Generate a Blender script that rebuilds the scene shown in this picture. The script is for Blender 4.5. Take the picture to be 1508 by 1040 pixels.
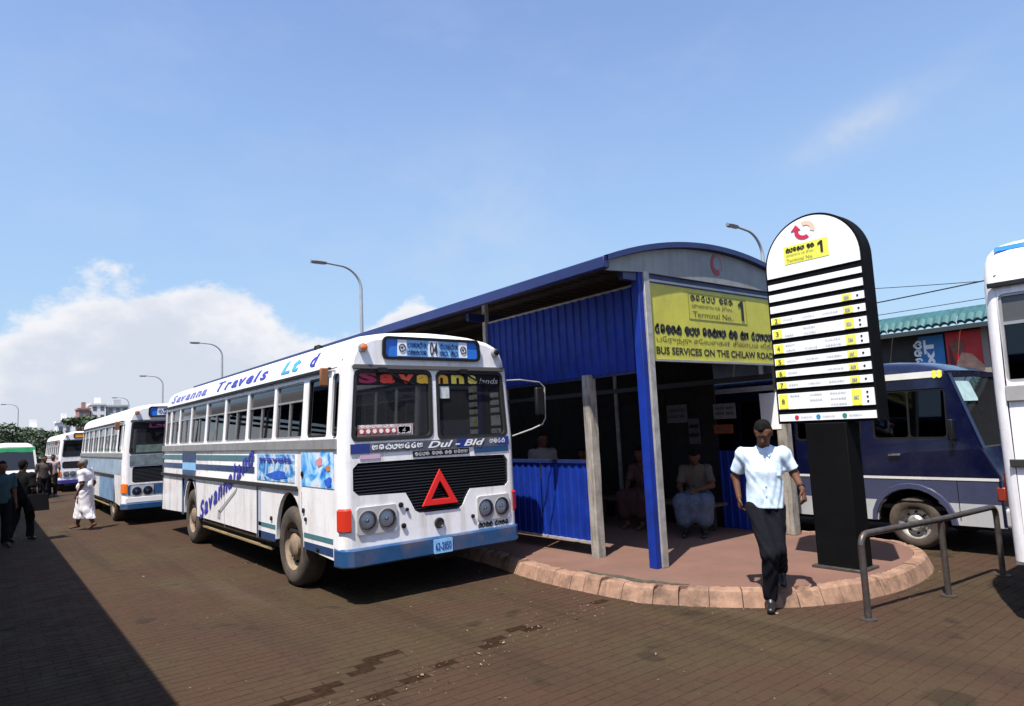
import bpy, bmesh, math, random
import numpy as np
from mathutils import Vector, Matrix
from mathutils.geometry import tessellate_polygon

for o in list(bpy.data.objects):
    bpy.data.objects.remove(o)
sc = bpy.context.scene
C = sc.collection
R = math.radians
rnd = random.Random(7)

# ------------------------------------------------------------------ camera
YAW, PITCH, ROLL, FOCAL, EYE = 0.6643, 0.112, -0.046, 995.43, 1.8521
cam = bpy.data.cameras.new('camera')
cam_o = bpy.data.objects.new('camera', cam)
C.objects.link(cam_o)
cam.sensor_width = 36.0
cam.lens = FOCAL / 1508 * 36
cam.clip_start, cam.clip_end = 0.05, 3000
fwd = Vector((math.sin(YAW) * math.cos(PITCH), math.cos(YAW) * math.cos(PITCH), math.sin(PITCH)))
rgt = Vector((math.cos(YAW), -math.sin(YAW), 0))
upv = rgt.cross(fwd)
r2 = rgt * math.cos(ROLL) + upv * math.sin(ROLL)
u2 = -rgt * math.sin(ROLL) + upv * math.cos(ROLL)
cam_o.matrix_world = Matrix(((r2.x, u2.x, -fwd.x, 0), (r2.y, u2.y, -fwd.y, 0), (r2.z, u2.z, -fwd.z, EYE), (0, 0, 0, 1)))
sc.camera = cam_o

# ------------------------------------------------------------------ sun, sky, exposure
SUN_EL = R(63.5)
SUN_DIR = Vector((-0.895, -0.446, 0)).normalized()          # horizontal direction towards the sun
sun = bpy.data.lights.new('sun', 'SUN')
sun.energy = 5.0
sun.angle = R(0.5)
sun.color = (1.0, 0.955, 0.88)
sun_o = bpy.data.objects.new('sun', sun)
C.objects.link(sun_o)
to_sun = SUN_DIR * math.cos(SUN_EL) + Vector((0, 0, math.sin(SUN_EL)))
sun_o.rotation_euler = to_sun.to_track_quat('Z', 'Y').to_euler()
sun_o.location = to_sun * 60

world = bpy.data.worlds.new('World')
sc.world = world
world.use_nodes = True
wn = world.node_tree.nodes
wl = world.node_tree.links
for n in list(wn):
    wn.remove(n)


def wnode(t, **k):
    n = wn.new(t)
    for a, v in k.items():
        setattr(n, a, v)
    return n


def wmath(op, a, b=None, c=None):
    n = wnode('ShaderNodeMath', operation=op)
    for i, v in enumerate((a, b, c)):
        if v is None:
            continue
        if isinstance(v, (int, float)):
            n.inputs[i].default_value = v
        else:
            wl.new(v, n.inputs[i])
    return n.outputs[0]


def wramp(v, lo, hi, out0=0.0, out1=1.0):
    n = wnode('ShaderNodeMapRange', interpolation_type='SMOOTHSTEP')
    wl.new(v, n.inputs[0])
    for i, x in zip((1, 2, 3, 4), (lo, hi, out0, out1)):
        n.inputs[i].default_value = x
    return n.outputs[0]


def wmix(f, a, b):
    n = wnode('ShaderNodeMix', data_type='RGBA')
    if isinstance(f, (int, float)):
        n.inputs[0].default_value = f
    else:
        wl.new(f, n.inputs[0])
    for i, v in ((6, a), (7, b)):
        if isinstance(v, tuple):
            n.inputs[i].default_value = v
        else:
            wl.new(v, n.inputs[i])
    return n.outputs[2]


sky = wnode('ShaderNodeTexSky', sky_type='NISHITA', sun_disc=False)
sky.sun_elevation = SUN_EL
sky.sun_rotation = math.atan2(SUN_DIR.x, SUN_DIR.y)
sky.altitude = 10
sky.air_density = 1.0
sky.dust_density = 0.6
sky.ozone_density = 2.2
geo = wnode('ShaderNodeTexCoord')
sep = wnode('ShaderNodeSeparateXYZ')
wl.new(geo.outputs['Generated'], sep.inputs[0])
az = wmath('ARCTAN2', sep.outputs[0], sep.outputs[1])         # 0 = +Y, clockwise
el = wmath('ARCSINE', sep.outputs[2])
SKY_K = 0.15


def wnoise(scale, detail, rough, stretch=(1, 1, 1), off=(0, 0, 0)):
    mp = wnode('ShaderNodeMapping')
    mp.inputs['Scale'].default_value = stretch
    mp.inputs['Location'].default_value = off
    wl.new(geo.outputs['Generated'], mp.inputs[0])
    n = wnode('ShaderNodeTexNoise')
    n.inputs['Scale'].default_value = scale
    n.inputs['Detail'].default_value = detail
    n.inputs['Roughness'].default_value = rough
    wl.new(mp.outputs[0], n.inputs['Vector'])
    return n.outputs[0]


def gauss(v, c, s):
    d = wmath('DIVIDE', wmath('SUBTRACT', v, c), s)
    return wmath('EXPONENT', wmath('MULTIPLY', wmath('MULTIPLY', d, d), -1.0))


# a broad pale haze towards the horizon, cumulus banks low in the sky and thin high wisps
puff = wnoise(9.0, 9.0, 0.62, (1, 1, 1.5), (3.1, 0.4, 1.7))
slow = wnoise(1.7, 2.0, 0.5, (1, 1, 0.4), (0.6, 5.2, 0.0))
top = wmath('ADD', wmath('MULTIPLY', gauss(az, R(11.0), R(12.5)), R(8.6)), R(4.4))
top = wmath('ADD', top, wmath('MULTIPLY', gauss(az, R(30.0), R(3.6)), R(7.2)))
top = wmath('ADD', top, wmath('MULTIPLY', wmath('SUBTRACT', slow, 0.5), R(5.0)))
lift = wmath('MULTIPLY', wmath('SUBTRACT', puff, 0.5), R(9.5))
edge = wmath('SUBTRACT', wmath('ADD', top, lift), el)
cumulus = wramp(edge, R(-0.4), R(1.3))
shade_n = wnoise(14.0, 5.0, 0.55, (1, 1, 1.4), (0.0, 2.0, 4.0))
haze_low = wmath('MULTIPLY', wramp(el, R(38.0), R(2.0)), 0.72)
wisp_n = wnoise(5.0, 5.0, 0.6, (1.0, 1.0, 2.2), (7.0, 1.0, 0.0))
wisp = wmath('MULTIPLY', wramp(wisp_n, 0.48, 0.74), wramp(el, R(3), R(12)))
spot = gauss(wmath('SUBTRACT', az, wmath('MULTIPLY', el, 1.6)), R(33.0), R(3.0))
spot = wmath('MULTIPLY', spot, gauss(el, R(21.0), R(1.7)))
spot = wmath('MULTIPLY', spot, wramp(puff, 0.30, 0.62))
soft = wmath('MULTIPLY', gauss(az, R(36.0), R(8.0)), gauss(el, R(17.0), R(6.5)))
soft = wmath('MULTIPLY', soft, wramp(puff, 0.25, 0.75))
wispy = wmath('MINIMUM', wmath('ADD', wmath('ADD', wmath('MULTIPLY', wisp, 0.10), wmath('MULTIPLY', spot, 0.62)), wmath('MULTIPLY', soft, 0.36)), 0.75)
tint = wnode('ShaderNodeMix', data_type='RGBA', blend_type='MULTIPLY')
tint.inputs[0].default_value = 1.0
wl.new(sky.outputs[0], tint.inputs[6])
tint.inputs[7].default_value = (1.02, 0.98, 1.03, 1)
col = wmix(haze_low, tint.outputs[2], (1.36, 2.10, 2.82, 1))
col = wmix(wispy, col, (2.7, 3.0, 3.5, 1))
cloud_col = wmix(wramp(wmath('ADD', edge, wmath('MULTIPLY', wmath('SUBTRACT', shade_n, 0.5), R(11.0))), R(-0.5), R(6.0)), (3.95, 3.9, 3.95, 1), (2.85, 3.0, 3.4, 1))
col = wmix(wmath('MULTIPLY', cumulus, 0.9), col, cloud_col)
bg = wnode('ShaderNodeBackground')
bg.inputs[1].default_value = SKY_K
wl.new(col, bg.inputs[0])
wo = wnode('ShaderNodeOutputWorld')
wl.new(bg.outputs[0], wo.inputs[0])

sc.view_settings.view_transform = 'Standard'
sc.view_settings.look = 'None'
sc.view_settings.exposure = 0.7
sc.view_settings.gamma = 1.0
sc.view_settings.use_curve_mapping = False
sc.render.engine = 'CYCLES'

# ------------------------------------------------------------------ materials
_mats = {}


def mat(name, col, rough=0.6, metal=0.0, var=0.0, scale=3.0, dirt=None, dirt_amt=0.0, dirt_scale=1.2, bump=0.0, bump_scale=60.0, coat=0.0, streak=False, island=0.0, spec=0.5):
    """procedural paint, metal, cloth or stone: base colour with mottling, dirt patches and fine relief"""
    if name in _mats:
        return _mats[name]
    m = bpy.data.materials.new(name)
    m.use_nodes = True
    nt = m.node_tree
    N, L = nt.nodes, nt.links
    b = N['Principled BSDF']
    b.inputs['Roughness'].default_value = rough
    b.inputs['Metallic'].default_value = metal
    b.inputs['Specular IOR Level'].default_value = spec
    if coat:
        b.inputs['Coat Weight'].default_value = coat
        b.inputs['Coat Roughness'].default_value = 0.12
    g = N.new('ShaderNodeNewGeometry')
    src = None

    def noise(sc_, det=4.0, stretch=None, rough_=0.6):
        n = N.new('ShaderNodeTexNoise')
        n.inputs['Scale'].default_value = sc_
        n.inputs['Detail'].default_value = det
        n.inputs['Roughness'].default_value = rough_
        if stretch:
            mp = N.new('ShaderNodeMapping')
            mp.inputs['Scale'].default_value = stretch
            L.new(g.outputs['Position'], mp.inputs[0])
            L.new(mp.outputs[0], n.inputs['Vector'])
        else:
            L.new(g.outputs['Position'], n.inputs['Vector'])
        return n.outputs[0]

    def mix(f, a, c2):
        n = N.new('ShaderNodeMix')
        n.data_type = 'RGBA'
        L.new(f, n.inputs[0])
        for i, v in ((6, a), (7, c2)):
            if isinstance(v, tuple):
                n.inputs[i].default_value = v
            else:
                L.new(v, n.inputs[i])
        return n.outputs[2]

    def rng(v, lo, hi, a, z):
        n = N.new('ShaderNodeMapRange')
        L.new(v, n.inputs[0])
        for i, x in zip((1, 2, 3, 4), (lo, hi, a, z)):
            n.inputs[i].default_value = x
        return n.outputs[0]

    def sc3(k):
        return tuple(min(1.0, max(0.0, c * k)) for c in col) + (1,)

    cur = tuple(col) + (1,)
    if var:
        cur = mix(rng(noise(scale), 0.3, 0.7, 0, 1), sc3(1 - var), sc3(1 + var))
    if island:
        n = N.new('ShaderNodeMix')
        n.data_type = 'RGBA'
        n.blend_type = 'MULTIPLY'
        n.inputs[0].default_value = 1.0
        if isinstance(cur, tuple):
            n.inputs[6].default_value = cur
        else:
            L.new(cur, n.inputs[6])
        oi = N.new('ShaderNodeObjectInfo')
        ad = N.new('ShaderNodeMath')
        ad.operation = 'ADD'
        L.new(g.outputs['Random Per Island'], ad.inputs[0])
        L.new(oi.outputs['Random'], ad.inputs[1])
        L.new(rng(ad.outputs[0], .3, 1.7, 1 - island, 1 + island), n.inputs[7])
        cur = n.outputs[2]
    if dirt:
        st = (6, 6, 0.7) if streak else None
        f = rng(noise(dirt_scale, 6.0, st, 0.65), 0.48, 0.72, 0, dirt_amt)
        cur = mix(f, cur, tuple(dirt) + (1,))
    if isinstance(cur, tuple):
        b.inputs['Base Color'].default_value = cur
    else:
        L.new(cur, b.inputs['Base Color'])
    if bump:
        bp = N.new('ShaderNodeBump')
        bp.inputs['Strength'].default_value = 1.0
        bp.inputs['Distance'].default_value = bump
        L.new(noise(bump_scale, 5.0), bp.inputs['Height'])
        L.new(bp.outputs[0], b.inputs['Normal'])
    if rough > 0.2 and metal < 0.5 and var:
        L.new(rng(noise(scale * 2.3), 0.3, 0.7, max(0.05, rough - 0.1), min(1, rough + 0.12)), b.inputs['Roughness'])
    _mats[name] = m
    return m


def glass_mat(name, tint, rough=0.02, ior=1.45, body=0.0, body_col=(0.02, 0.02, 0.022)):
    if name in _mats:
        return _mats[name]
    m = bpy.data.materials.new(name)
    m.use_nodes = True
    N, L = m.node_tree.nodes, m.node_tree.links
    N.remove(N['Principled BSDF'])
    tr = N.new('ShaderNodeBsdfTransparent')
    tr.inputs[0].default_value = tuple(tint) + (1,)
    df = N.new('ShaderNodeBsdfDiffuse')
    df.inputs[0].default_value = tuple(body_col) + (1,)
    m0 = N.new('ShaderNodeMixShader')
    m0.inputs[0].default_value = body
    L.new(tr.outputs[0], m0.inputs[1])
    L.new(df.outputs[0], m0.inputs[2])
    gl = N.new('ShaderNodeBsdfGlossy')
    gl.inputs['Roughness'].default_value = rough
    gl.inputs[0].default_value = (0.9, 0.95, 1.0, 1)
    fr = N.new('ShaderNodeFresnel')
    fr.inputs[0].default_value = ior
    mx = N.new('ShaderNodeMixShader')
    L.new(fr.outputs[0], mx.inputs[0])
    L.new(m0.outputs[0], mx.inputs[1])
    L.new(gl.outputs[0], mx.inputs[2])
    L.new(mx.outputs[0], N['Material Output'].inputs[0])
    _mats[name] = m
    return m


DUST = (0.20, 0.13, 0.085)
WHITE = mat('bus_white_paint', (0.84, 0.82, 0.82), 0.32, var=0.04, scale=1.5, dirt=(0.40, 0.31, 0.25), dirt_amt=0.5, dirt_scale=1.3, coat=0.3, streak=True, bump=0.006, bump_scale=2.2)
CLEANWHITE = mat('sign_white', (0.86, 0.86, 0.86), 0.4, var=0.02)
BLUE = mat('bus_blue_paint', (0.014, 0.066, 0.170), 0.33, var=0.1, dirt=DUST, dirt_amt=0.5, dirt_scale=2.0, coat=0.3)
NAVY = mat('dark_blue_stripe', (0.014, 0.045, 0.13), 0.35, var=0.1, coat=0.2)
TEAL = mat('teal_stripe', (0.06, 0.17, 0.20), 0.35, var=0.1)
SKYB = mat('bright_blue_print', (0.02, 0.16, 0.62), 0.4, var=0.08)
LIGHTB = mat('pale_blue_print', (0.24, 0.50, 0.78), 0.4, var=0.15, scale=6)
VIOLET = mat('violet_lettering', (0.030, 0.030, 0.34), 0.4)
BLACK = mat('black_plastic', (0.008, 0.008, 0.009), 0.5, var=0.2, spec=0.3)
RUBBER = mat('black_rubber', (0.016, 0.016, 0.016), 0.7, bump=0.002, bump_scale=40)
TYRE = mat('dusty_tyre', (0.055, 0.042, 0.032), 0.9, var=0.4, scale=5, dirt=(0.16, 0.11, 0.075), dirt_amt=0.7, dirt_scale=3, bump=0.004, bump_scale=50)
RIM = mat('dusty_steel_rim', (0.21, 0.15, 0.10), 0.7, var=0.3, scale=8, dirt=(0.05, 0.035, 0.025), dirt_amt=0.8, dirt_scale=6)
ALU = mat('dull_aluminium', (0.38, 0.37, 0.36), 0.42, 0.6, var=0.15, scale=5)
CHROME = mat('chrome', (0.62, 0.62, 0.64), 0.15, 1.0)
STEEL = mat('galvanised_steel', (0.36, 0.35, 0.33), 0.55, 0.2, var=0.2, scale=9, dirt=(0.16, 0.11, 0.07), dirt_amt=0.6, dirt_scale=5)
RED = mat('red_reflector', (0.72, 0.02, 0.018), 0.35)
AMBER = mat('amber_lens', (0.75, 0.16, 0.012), 0.25, coat=0.5)
REDLENS = mat('red_lens', (0.55, 0.03, 0.012), 0.25, coat=0.5)
LENS = glass_mat('lamp_glass', (0.85, 0.88, 0.9), 0.03, 1.5)
GLASS = glass_mat('bus_window_glass', (0.11, 0.12, 0.12), 0.02, 1.5)
SCREEN = glass_mat('windscreen_glass', (0.13, 0.145, 0.145), 0.03, 1.6, 0.07, (0.26, 0.26, 0.27))
UPPERGLASS = glass_mat('upper_window_glass', (0.16, 0.17, 0.17), 0.06, 1.5, 0.55, (0.12, 0.115, 0.11))
DARKGLASS = glass_mat('dark_window_glass', (0.22, 0.24, 0.25), 0.02, 1.42)
SEATM = mat('dark_seat_vinyl', (0.03, 0.026, 0.028), 0.6, var=0.2)
INNER = mat('bus_interior', (0.028, 0.027, 0.026), 0.8, var=0.2)
UNDER = mat('chassis_black', (0.006, 0.0055, 0.005), 0.9)
SBLUE = mat('shelter_blue_paint', (0.005, 0.026, 0.235), 0.5, var=0.22, scale=4, dirt=(0.012, 0.026, 0.11), dirt_amt=0.6, dirt_scale=2.2, streak=True, spec=0.25)
SNAVY = mat('shelter_gutter_paint', (0.012, 0.022, 0.10), 0.45, var=0.15)
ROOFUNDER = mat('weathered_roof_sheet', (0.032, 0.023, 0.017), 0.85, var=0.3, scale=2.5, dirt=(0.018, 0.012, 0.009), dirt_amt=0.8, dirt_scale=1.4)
ROOFTOP = mat('roof_sheet_paint', (0.012, 0.03, 0.15), 0.4, var=0.15)
FASCIA = mat('grey_fascia_paint', (0.24, 0.25, 0.25), 0.6, var=0.12, scale=3, dirt=(0.12, 0.11, 0.10), dirt_amt=0.5, dirt_scale=2, streak=True)
CONCRETE = mat('weathered_concrete', (0.30, 0.27, 0.23), 0.9, var=0.25, scale=5, dirt=(0.07, 0.05, 0.035), dirt_amt=0.85, dirt_scale=3.5, streak=True, bump=0.004, bump_scale=35)
YELLOW = mat('faded_yellow_sign', (0.50, 0.47, 0.055), 0.45, var=0.10, scale=4, dirt=(0.36, 0.26, 0.06), dirt_amt=0.5, dirt_scale=2.5)
YLAB = mat('yellow_label', (0.80, 0.75, 0.09), 0.45)
INK = mat('black_ink', (0.012, 0.012, 0.010), 0.5)
GREYINK = mat('faded_ink', (0.16, 0.15, 0.06), 0.6)
PALEINK = mat('grey_print', (0.42, 0.43, 0.44), 0.6)
BOARDBLK = mat('tower_black_panel', (0.004, 0.004, 0.0045), 0.7, var=0.2, spec=0.08)
LOGORED = mat('logo_red', (0.55, 0.02, 0.06), 0.45)
LOGOPINK = mat('logo_pale', (0.80, 0.52, 0.36), 0.5)
LOGORUST = mat('logo_faded_red', (0.30, 0.03, 0.04), 0.5)
PIPE = mat('dark_steel_pipe', (0.085, 0.075, 0.07), 0.42, 0.5, var=0.3, scale=12, dirt=(0.10, 0.06, 0.04), dirt_amt=0.6, dirt_scale=9)
KERBM = mat('kerb_stone', (0.25, 0.145, 0.095), 0.9, var=0.25, scale=7, dirt=(0.06, 0.037, 0.025), dirt_amt=0.85, dirt_scale=4.5, bump=0.006, bump_scale=28, island=0.15)
POLE = mat('lamp_pole_grey', (0.36, 0.38, 0.40), 0.5, 0.3, var=0.1)
MNAVY = mat('minibus_navy_paint', (0.0035, 0.005, 0.026), 0.22, var=0.08, coat=0.6)
MGREY = mat('minibus_grey_blue', (0.045, 0.052, 0.10), 0.3, var=0.08, coat=0.3)
MWHITE = mat('minibus_white', (0.62, 0.61, 0.58), 0.35, var=0.06, dirt=(0.35, 0.28, 0.2), dirt_amt=0.5, dirt_scale=2)


# ------------------------------------------------------------------ mesh helpers
class MB:
    def __init__(s):
        s.v, s.f = [], []

    def add(s, vs, fs):
        n = len(s.v)
        s.v += [tuple(v) for v in vs]
        s.f += [tuple(i + n for i in f) for f in fs]
        return s

    def box(s, x0, x1, y0, y1, z0, z1, M=None):
        vs = [(x, y, z) for z in (z0, z1) for y in (y0, y1) for x in (x0, x1)]
        if M:
            vs = [M @ Vector(v) for v in vs]
        return s.add(vs, [(0, 2, 3, 1), (4, 5, 7, 6), (0, 1, 5, 4), (2, 6, 7, 3), (0, 4, 6, 2), (1, 3, 7, 5)])

    def bar(s, a, b, w, h=None):
        h = h or w
        a, b = Vector(a), Vector(b)
        d = (b - a)
        q = d.to_track_quat('Z', 'Y').to_matrix().to_4x4()
        q.translation = a
        return s.box(-w / 2, w / 2, -h / 2, h / 2, 0, d.length, q)

    def tube(s, path, r, n=8, cap=True):
        P = [Vector(p) for p in path]
        rs = r if isinstance(r, (list, tuple)) else [r] * len(P)
        vs, fs = [], []
        ref = None
        for i, p in enumerate(P):
            d = (P[min(i + 1, len(P) - 1)] - P[max(i - 1, 0)]).normalized()
            if ref is None:
                ref = Vector((0, 0, 1)) if abs(d.z) < 0.9 else Vector((1, 0, 0))
            a = d.cross(ref).normalized()
            b = a.cross(d).normalized()
            ref = b
            for k in range(n):
                t = 2 * math.pi * k / n
                vs.append(p + (a * math.cos(t) + b * math.sin(t)) * rs[i])
        for i in range(len(P) - 1):
            for k in range(n):
                k2 = (k + 1) % n
                fs.append((i * n + k, i * n + k2, (i + 1) * n + k2, (i + 1) * n + k))
        if cap:
            fs.append(tuple(range(n))[::-1])
            fs.append(tuple((len(P) - 1) * n + k for k in range(n)))
        return s.add(vs, fs)

    def lathe(s, prof, o, axis='x', n=24, caps=True):
        """profile of (radius, along) turned about an axis through o"""
        vs, fs = [], []
        for (r, h) in prof:
            for k in range(n):
                t = 2 * math.pi * k / n
                a, b = r * math.cos(t), r * math.sin(t)
                vs.append({'x': (o[0] + h, o[1] + a, o[2] + b), 'y': (o[0] + a, o[1] + h, o[2] + b), 'z': (o[0] + a, o[1] + b, o[2] + h)}[axis])
        m = len(prof)
        for i in range(m - 1):
            for k in range(n):
                k2 = (k + 1) % n
                fs.append((i * n + k, i * n + k2, (i + 1) * n + k2, (i + 1) * n + k))
        if caps and prof[0][0] > 1e-4:
            fs.append(tuple(range(n)))
        if caps and prof[-1][0] > 1e-4:
            fs.append(tuple((m - 1) * n + k for k in range(n)))
        return s.add(vs, fs)

    def plate(s, outer, holes, th, f):
        """flat plate with holes, in (u, v), carried into space by f(u, v, w); w from 0 down to -th"""
        loops = [outer] + list(holes)
        flat = [p for l in loops for p in l]
        tri = tessellate_polygon([[Vector((p[0], p[1], 0)) for p in l] for l in loops])
        n = len(flat)
        vs = [f(p[0], p[1], 0) for p in flat] + [f(p[0], p[1], -th) for p in flat]
        fs = [tuple(t) for t in tri] + [tuple(i + n for i in t)[::-1] for t in tri]
        k = 0
        for l in loops:
            m = len(l)
            for i in range(m):
                a, b = k + i, k + (i + 1) % m
                fs.append((a, b, b + n, a + n))
            k += m
        return s.add(vs, fs)

    def sheet(s, pts2d, f, w=0.0):
        return s.plate(pts2d, [], 0.004, lambda u, v, t: f(u, v, w + t))

    def grid(s, rows, close=False):
        n = len(rows[0])
        vs = [p for r in rows for p in r]
        fs = []
        for i in range(len(rows) - 1):
            for k in range(n if close else n - 1):
                k2 = (k + 1) % n
                fs.append((i * n + k, i * n + k2, (i + 1) * n + k2, (i + 1) * n + k))
        return s.add(vs, fs)


def rr(u0, u1, v0, v1, r, n=5):
    out = []
    for (cu, cv, a0) in ((u1 - r, v1 - r, 0), (u0 + r, v1 - r, 90), (u0 + r, v0 + r, 180), (u1 - r, v0 + r, 270)):
        for i in range(n + 1):
            a = R(a0 + 90 * i / n)
            out.append((cu + r * math.cos(a), cv + r * math.sin(a)))
    return out


def circ(u, v, r, n=20):
    return [(u + r * math.cos(2 * math.pi * i / n), v + r * math.sin(2 * math.pi * i / n)) for i in range(n)]


def rect(u0, u1, v0, v1):
    return [(u0, v0), (u1, v0), (u1, v1), (u0, v1)]


def link_mesh(name, me, parent=None):
    o = bpy.data.objects.new(name, me)
    C.objects.link(o)
    if parent is not None:
        o.parent = parent
    return o


def obj(name, mb, m, parent=None, smooth=35, bevel=0.0, recalc=True):
    me = bpy.data.meshes.new(name)
    me.from_pydata(mb.v, [], mb.f)
    if recalc:
        bm = bmesh.new()
        bm.from_mesh(me)
        bmesh.ops.recalc_face_normals(bm, faces=bm.faces)
        bm.to_mesh(me)
        bm.free()
    me.materials.append(m)
    if smooth:
        me.polygons.foreach_set('use_smooth', [True] * len(me.polygons))
        me.set_sharp_from_angle(angle=R(smooth))
    o = link_mesh(name, me, parent)
    if bevel:
        b = o.modifiers.new('edge', 'BEVEL')
        b.width = bevel
        b.segments = 2
        b.limit_method = 'ANGLE'
        b.angle_limit = R(40)
    return o


def tag(o, label=None, cat=None, group=None, kind=None):
    if label:
        o['label'] = label
    if cat:
        o['category'] = cat
    if group:
        o['group'] = group
    if kind:
        o['kind'] = kind
    return o


def empty(name, loc=(0, 0, 0), rz=0.0, label=None, cat=None, group=None):
    o = bpy.data.objects.new(name, None)
    C.objects.link(o)
    o.location = loc
    o.rotation_euler = (0, 0, rz)
    o.empty_display_size = 0.2
    return tag(o, label, cat, group)


def copy_tree(o, parent=None):
    c = o.copy()
    C.objects.link(c)
    c.parent = parent
    for ch in list(o.children):
        copy_tree(ch, c)
    return c


# ------------------------------------------------------------------ lettering
def text_loops(body, shear=0.0, bold=0.0, spacing=1.0):
    cu = bpy.data.curves.new('lettering', 'FONT')
    cu.body = body
    cu.shear = shear
    cu.offset = bold
    cu.space_character = spacing
    cu.resolution_u = 3
    o = bpy.data.objects.new('lettering', cu)
    C.objects.link(o)
    dg = bpy.context.evaluated_depsgraph_get()
    me = bpy.data.meshes.new_from_object(o.evaluated_get(dg))
    v = [tuple(p.co[:2]) for p in me.vertices]
    f = [tuple(p.vertices) for p in me.polygons]
    bpy.data.objects.remove(o)
    bpy.data.curves.remove(cu)
    bpy.data.meshes.remove(me)
    return v, f


def letters(mb, body, box, f, shear=0.0, bold=0.0, spacing=1.0, w=0.004, cuts=None):
    """flat lettering fitted to the box (u0, u1, v0, v1) on the surface f(u, v, w); u0 > u1 mirrors the run"""
    v, fs = text_loops(body, shear, bold, spacing)
    if not v:
        return mb
    xs = [p[0] for p in v]
    ys = [p[1] for p in v]
    x0, x1, y0, y1 = min(xs), max(xs), min(ys), max(ys)
    u0, u1, v0, v1 = box
    if cuts:                                     # cut along the surface's own bends so the letters lie on it
        bm = bmesh.new()
        bv = [bm.verts.new((p[0], p[1], 0)) for p in v]
        for q in fs:
            try:
                bm.faces.new([bv[i] for i in q])
            except ValueError:
                pass
        for c in cuts:
            yy = y0 + (c - v0) / (v1 - v0) * (y1 - y0)
            bmesh.ops.bisect_plane(bm, geom=bm.verts[:] + bm.edges[:] + bm.faces[:], plane_co=(0, yy, 0), plane_no=(0, 1, 0), dist=1e-6)
        bm.verts.index_update()
        v = [(p.co.x, p.co.y) for p in bm.verts]
        fs = [tuple(p.index for p in q.verts) for q in bm.faces]
        bm.free()
    mb.add([f(u0 + (p[0] - x0) / (x1 - x0) * (u1 - u0), v0 + (p[1] - y0) / (y1 - y0) * (v1 - v0), w) for p in v], fs)
    return mb


def letter_objs(body, box, f, m, parent, shear=0.0, bold=0.0, w=0.004, cuts=None):
    """a word whose letters are separate objects, spread evenly by their own widths"""
    adv = []
    for ch in body:
        v, _ = text_loops(ch, shear, bold)
        adv.append(((max(p[0] for p in v) - min(p[0] for p in v)), min(p[1] for p in v), max(p[1] for p in v)))
    lo, hi = min(a[1] for a in adv), max(a[2] for a in adv)
    u0, u1, v0, v1 = box
    gap = .09
    tot = sum(a[0] for a in adv) + gap * (len(adv) - 1)
    x = 0
    for ch, a in zip(body, adv):
        m_ = MB()
        letters(m_, ch, (u0 + (u1 - u0) * x / tot, u0 + (u1 - u0) * (x + a[0]) / tot, v0 + (v1 - v0) * (a[1] - lo) / (hi - lo), v0 + (v1 - v0) * (a[2] - lo) / (hi - lo)), f, shear, bold, w=w, cuts=cuts)
        obj('letter', m_, m, parent, smooth=0)
        x += a[0] + gap


def figure_one(mb, u0, u1, v0, v1, f, w):
    k = (u1 - u0)
    mb.plate([(u0 + .52 * k, v0), (u1, v0), (u1, v1), (u0 + .62 * k, v1), (u0, v1 - .20 * (v1 - v0)), (u0, v1 - .33 * (v1 - v0)), (u0 + .52 * k, v1 - .22 * (v1 - v0))], [], .003, lambda a, b, t: f(a, b, w + .003 + t))


def arc(cx, cy, rx, ry, a0, a1, n=9):
    return [(cx + rx * math.cos(R(a0 + (a1 - a0) * i / n)), cy + ry * math.sin(R(a0 + (a1 - a0) * i / n))) for i in range(n + 1)]


# rounded strokes of a South Asian script, drawn in a unit box
GLYPHS = [
    [arc(.5, .45, .42, .45, 200, -130), arc(.45, .4, .16, .18, 0, 330)],
    [arc(.35, .45, .3, .42, 90, 340), arc(.75, .5, .2, .35, 200, -60)],
    [[(.1, .85), (.12, .3)] + arc(.45, .3, .33, .28, 180, 360), arc(.7, .62, .2, .22, -80, 200)],
    [arc(.3, .35, .22, .3, 0, 350), arc(.72, .4, .24, .4, 180, -120), [(.3, .66), (.5, .95), (.75, .95)]],
    [arc(.5, .4, .4, .38, 60, 330), [(.5, .4), (.86, .4)], arc(.6, .85, .14, .12, 0, 330)],
    [[(.15, .1), (.15, .75)] + arc(.45, .7, .3, .22, 180, 0) + [(.75, .1)], arc(.42, .25, .14, .15, 0, 340)],
    [arc(.28, .5, .22, .4, 100, 300), arc(.55, .45, .2, .3, 180, -90), [(.82, .9), (.82, .1)]],
    [arc(.45, .45, .38, .42, 20, 290), arc(.55, .45, .16, .2, -90, 200), [(.85, .1), (.95, .5)]],
]


def script(mb, words, box, f, w=0.004, thick=0.16, seed=1):
    """words = list of glyph counts, set as rounded letters in the box"""
    r = random.Random(seed)
    u0, u1, v0, v1 = box
    total = sum(words) + 0.6 * (len(words) - 1)
    step = (u1 - u0) / total
    h = v1 - v0
    u = u0
    t = thick * h / 2
    for wi, nw in enumerate(words):
        for k in range(nw):
            g = r.choice(GLYPHS)
            for st in g:
                P = [Vector((u + p[0] * step * 0.9, v0 + p[1] * h, 0)) for p in st]
                rows = []
                for i, p in enumerate(P):
                    d = (P[min(i + 1, len(P) - 1)] - P[max(i - 1, 0)])
                    d = d.normalized() if d.length > 1e-9 else Vector((1, 0, 0))
                    nrm = Vector((-d.y, d.x, 0)) * t
                    rows.append([f(p.x + nrm.x, p.y + nrm.y, w), f(p.x - nrm.x, p.y - nrm.y, w)])
                mb.grid(rows)
            u += step
        u += 0.6 * step
    return mb
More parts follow.
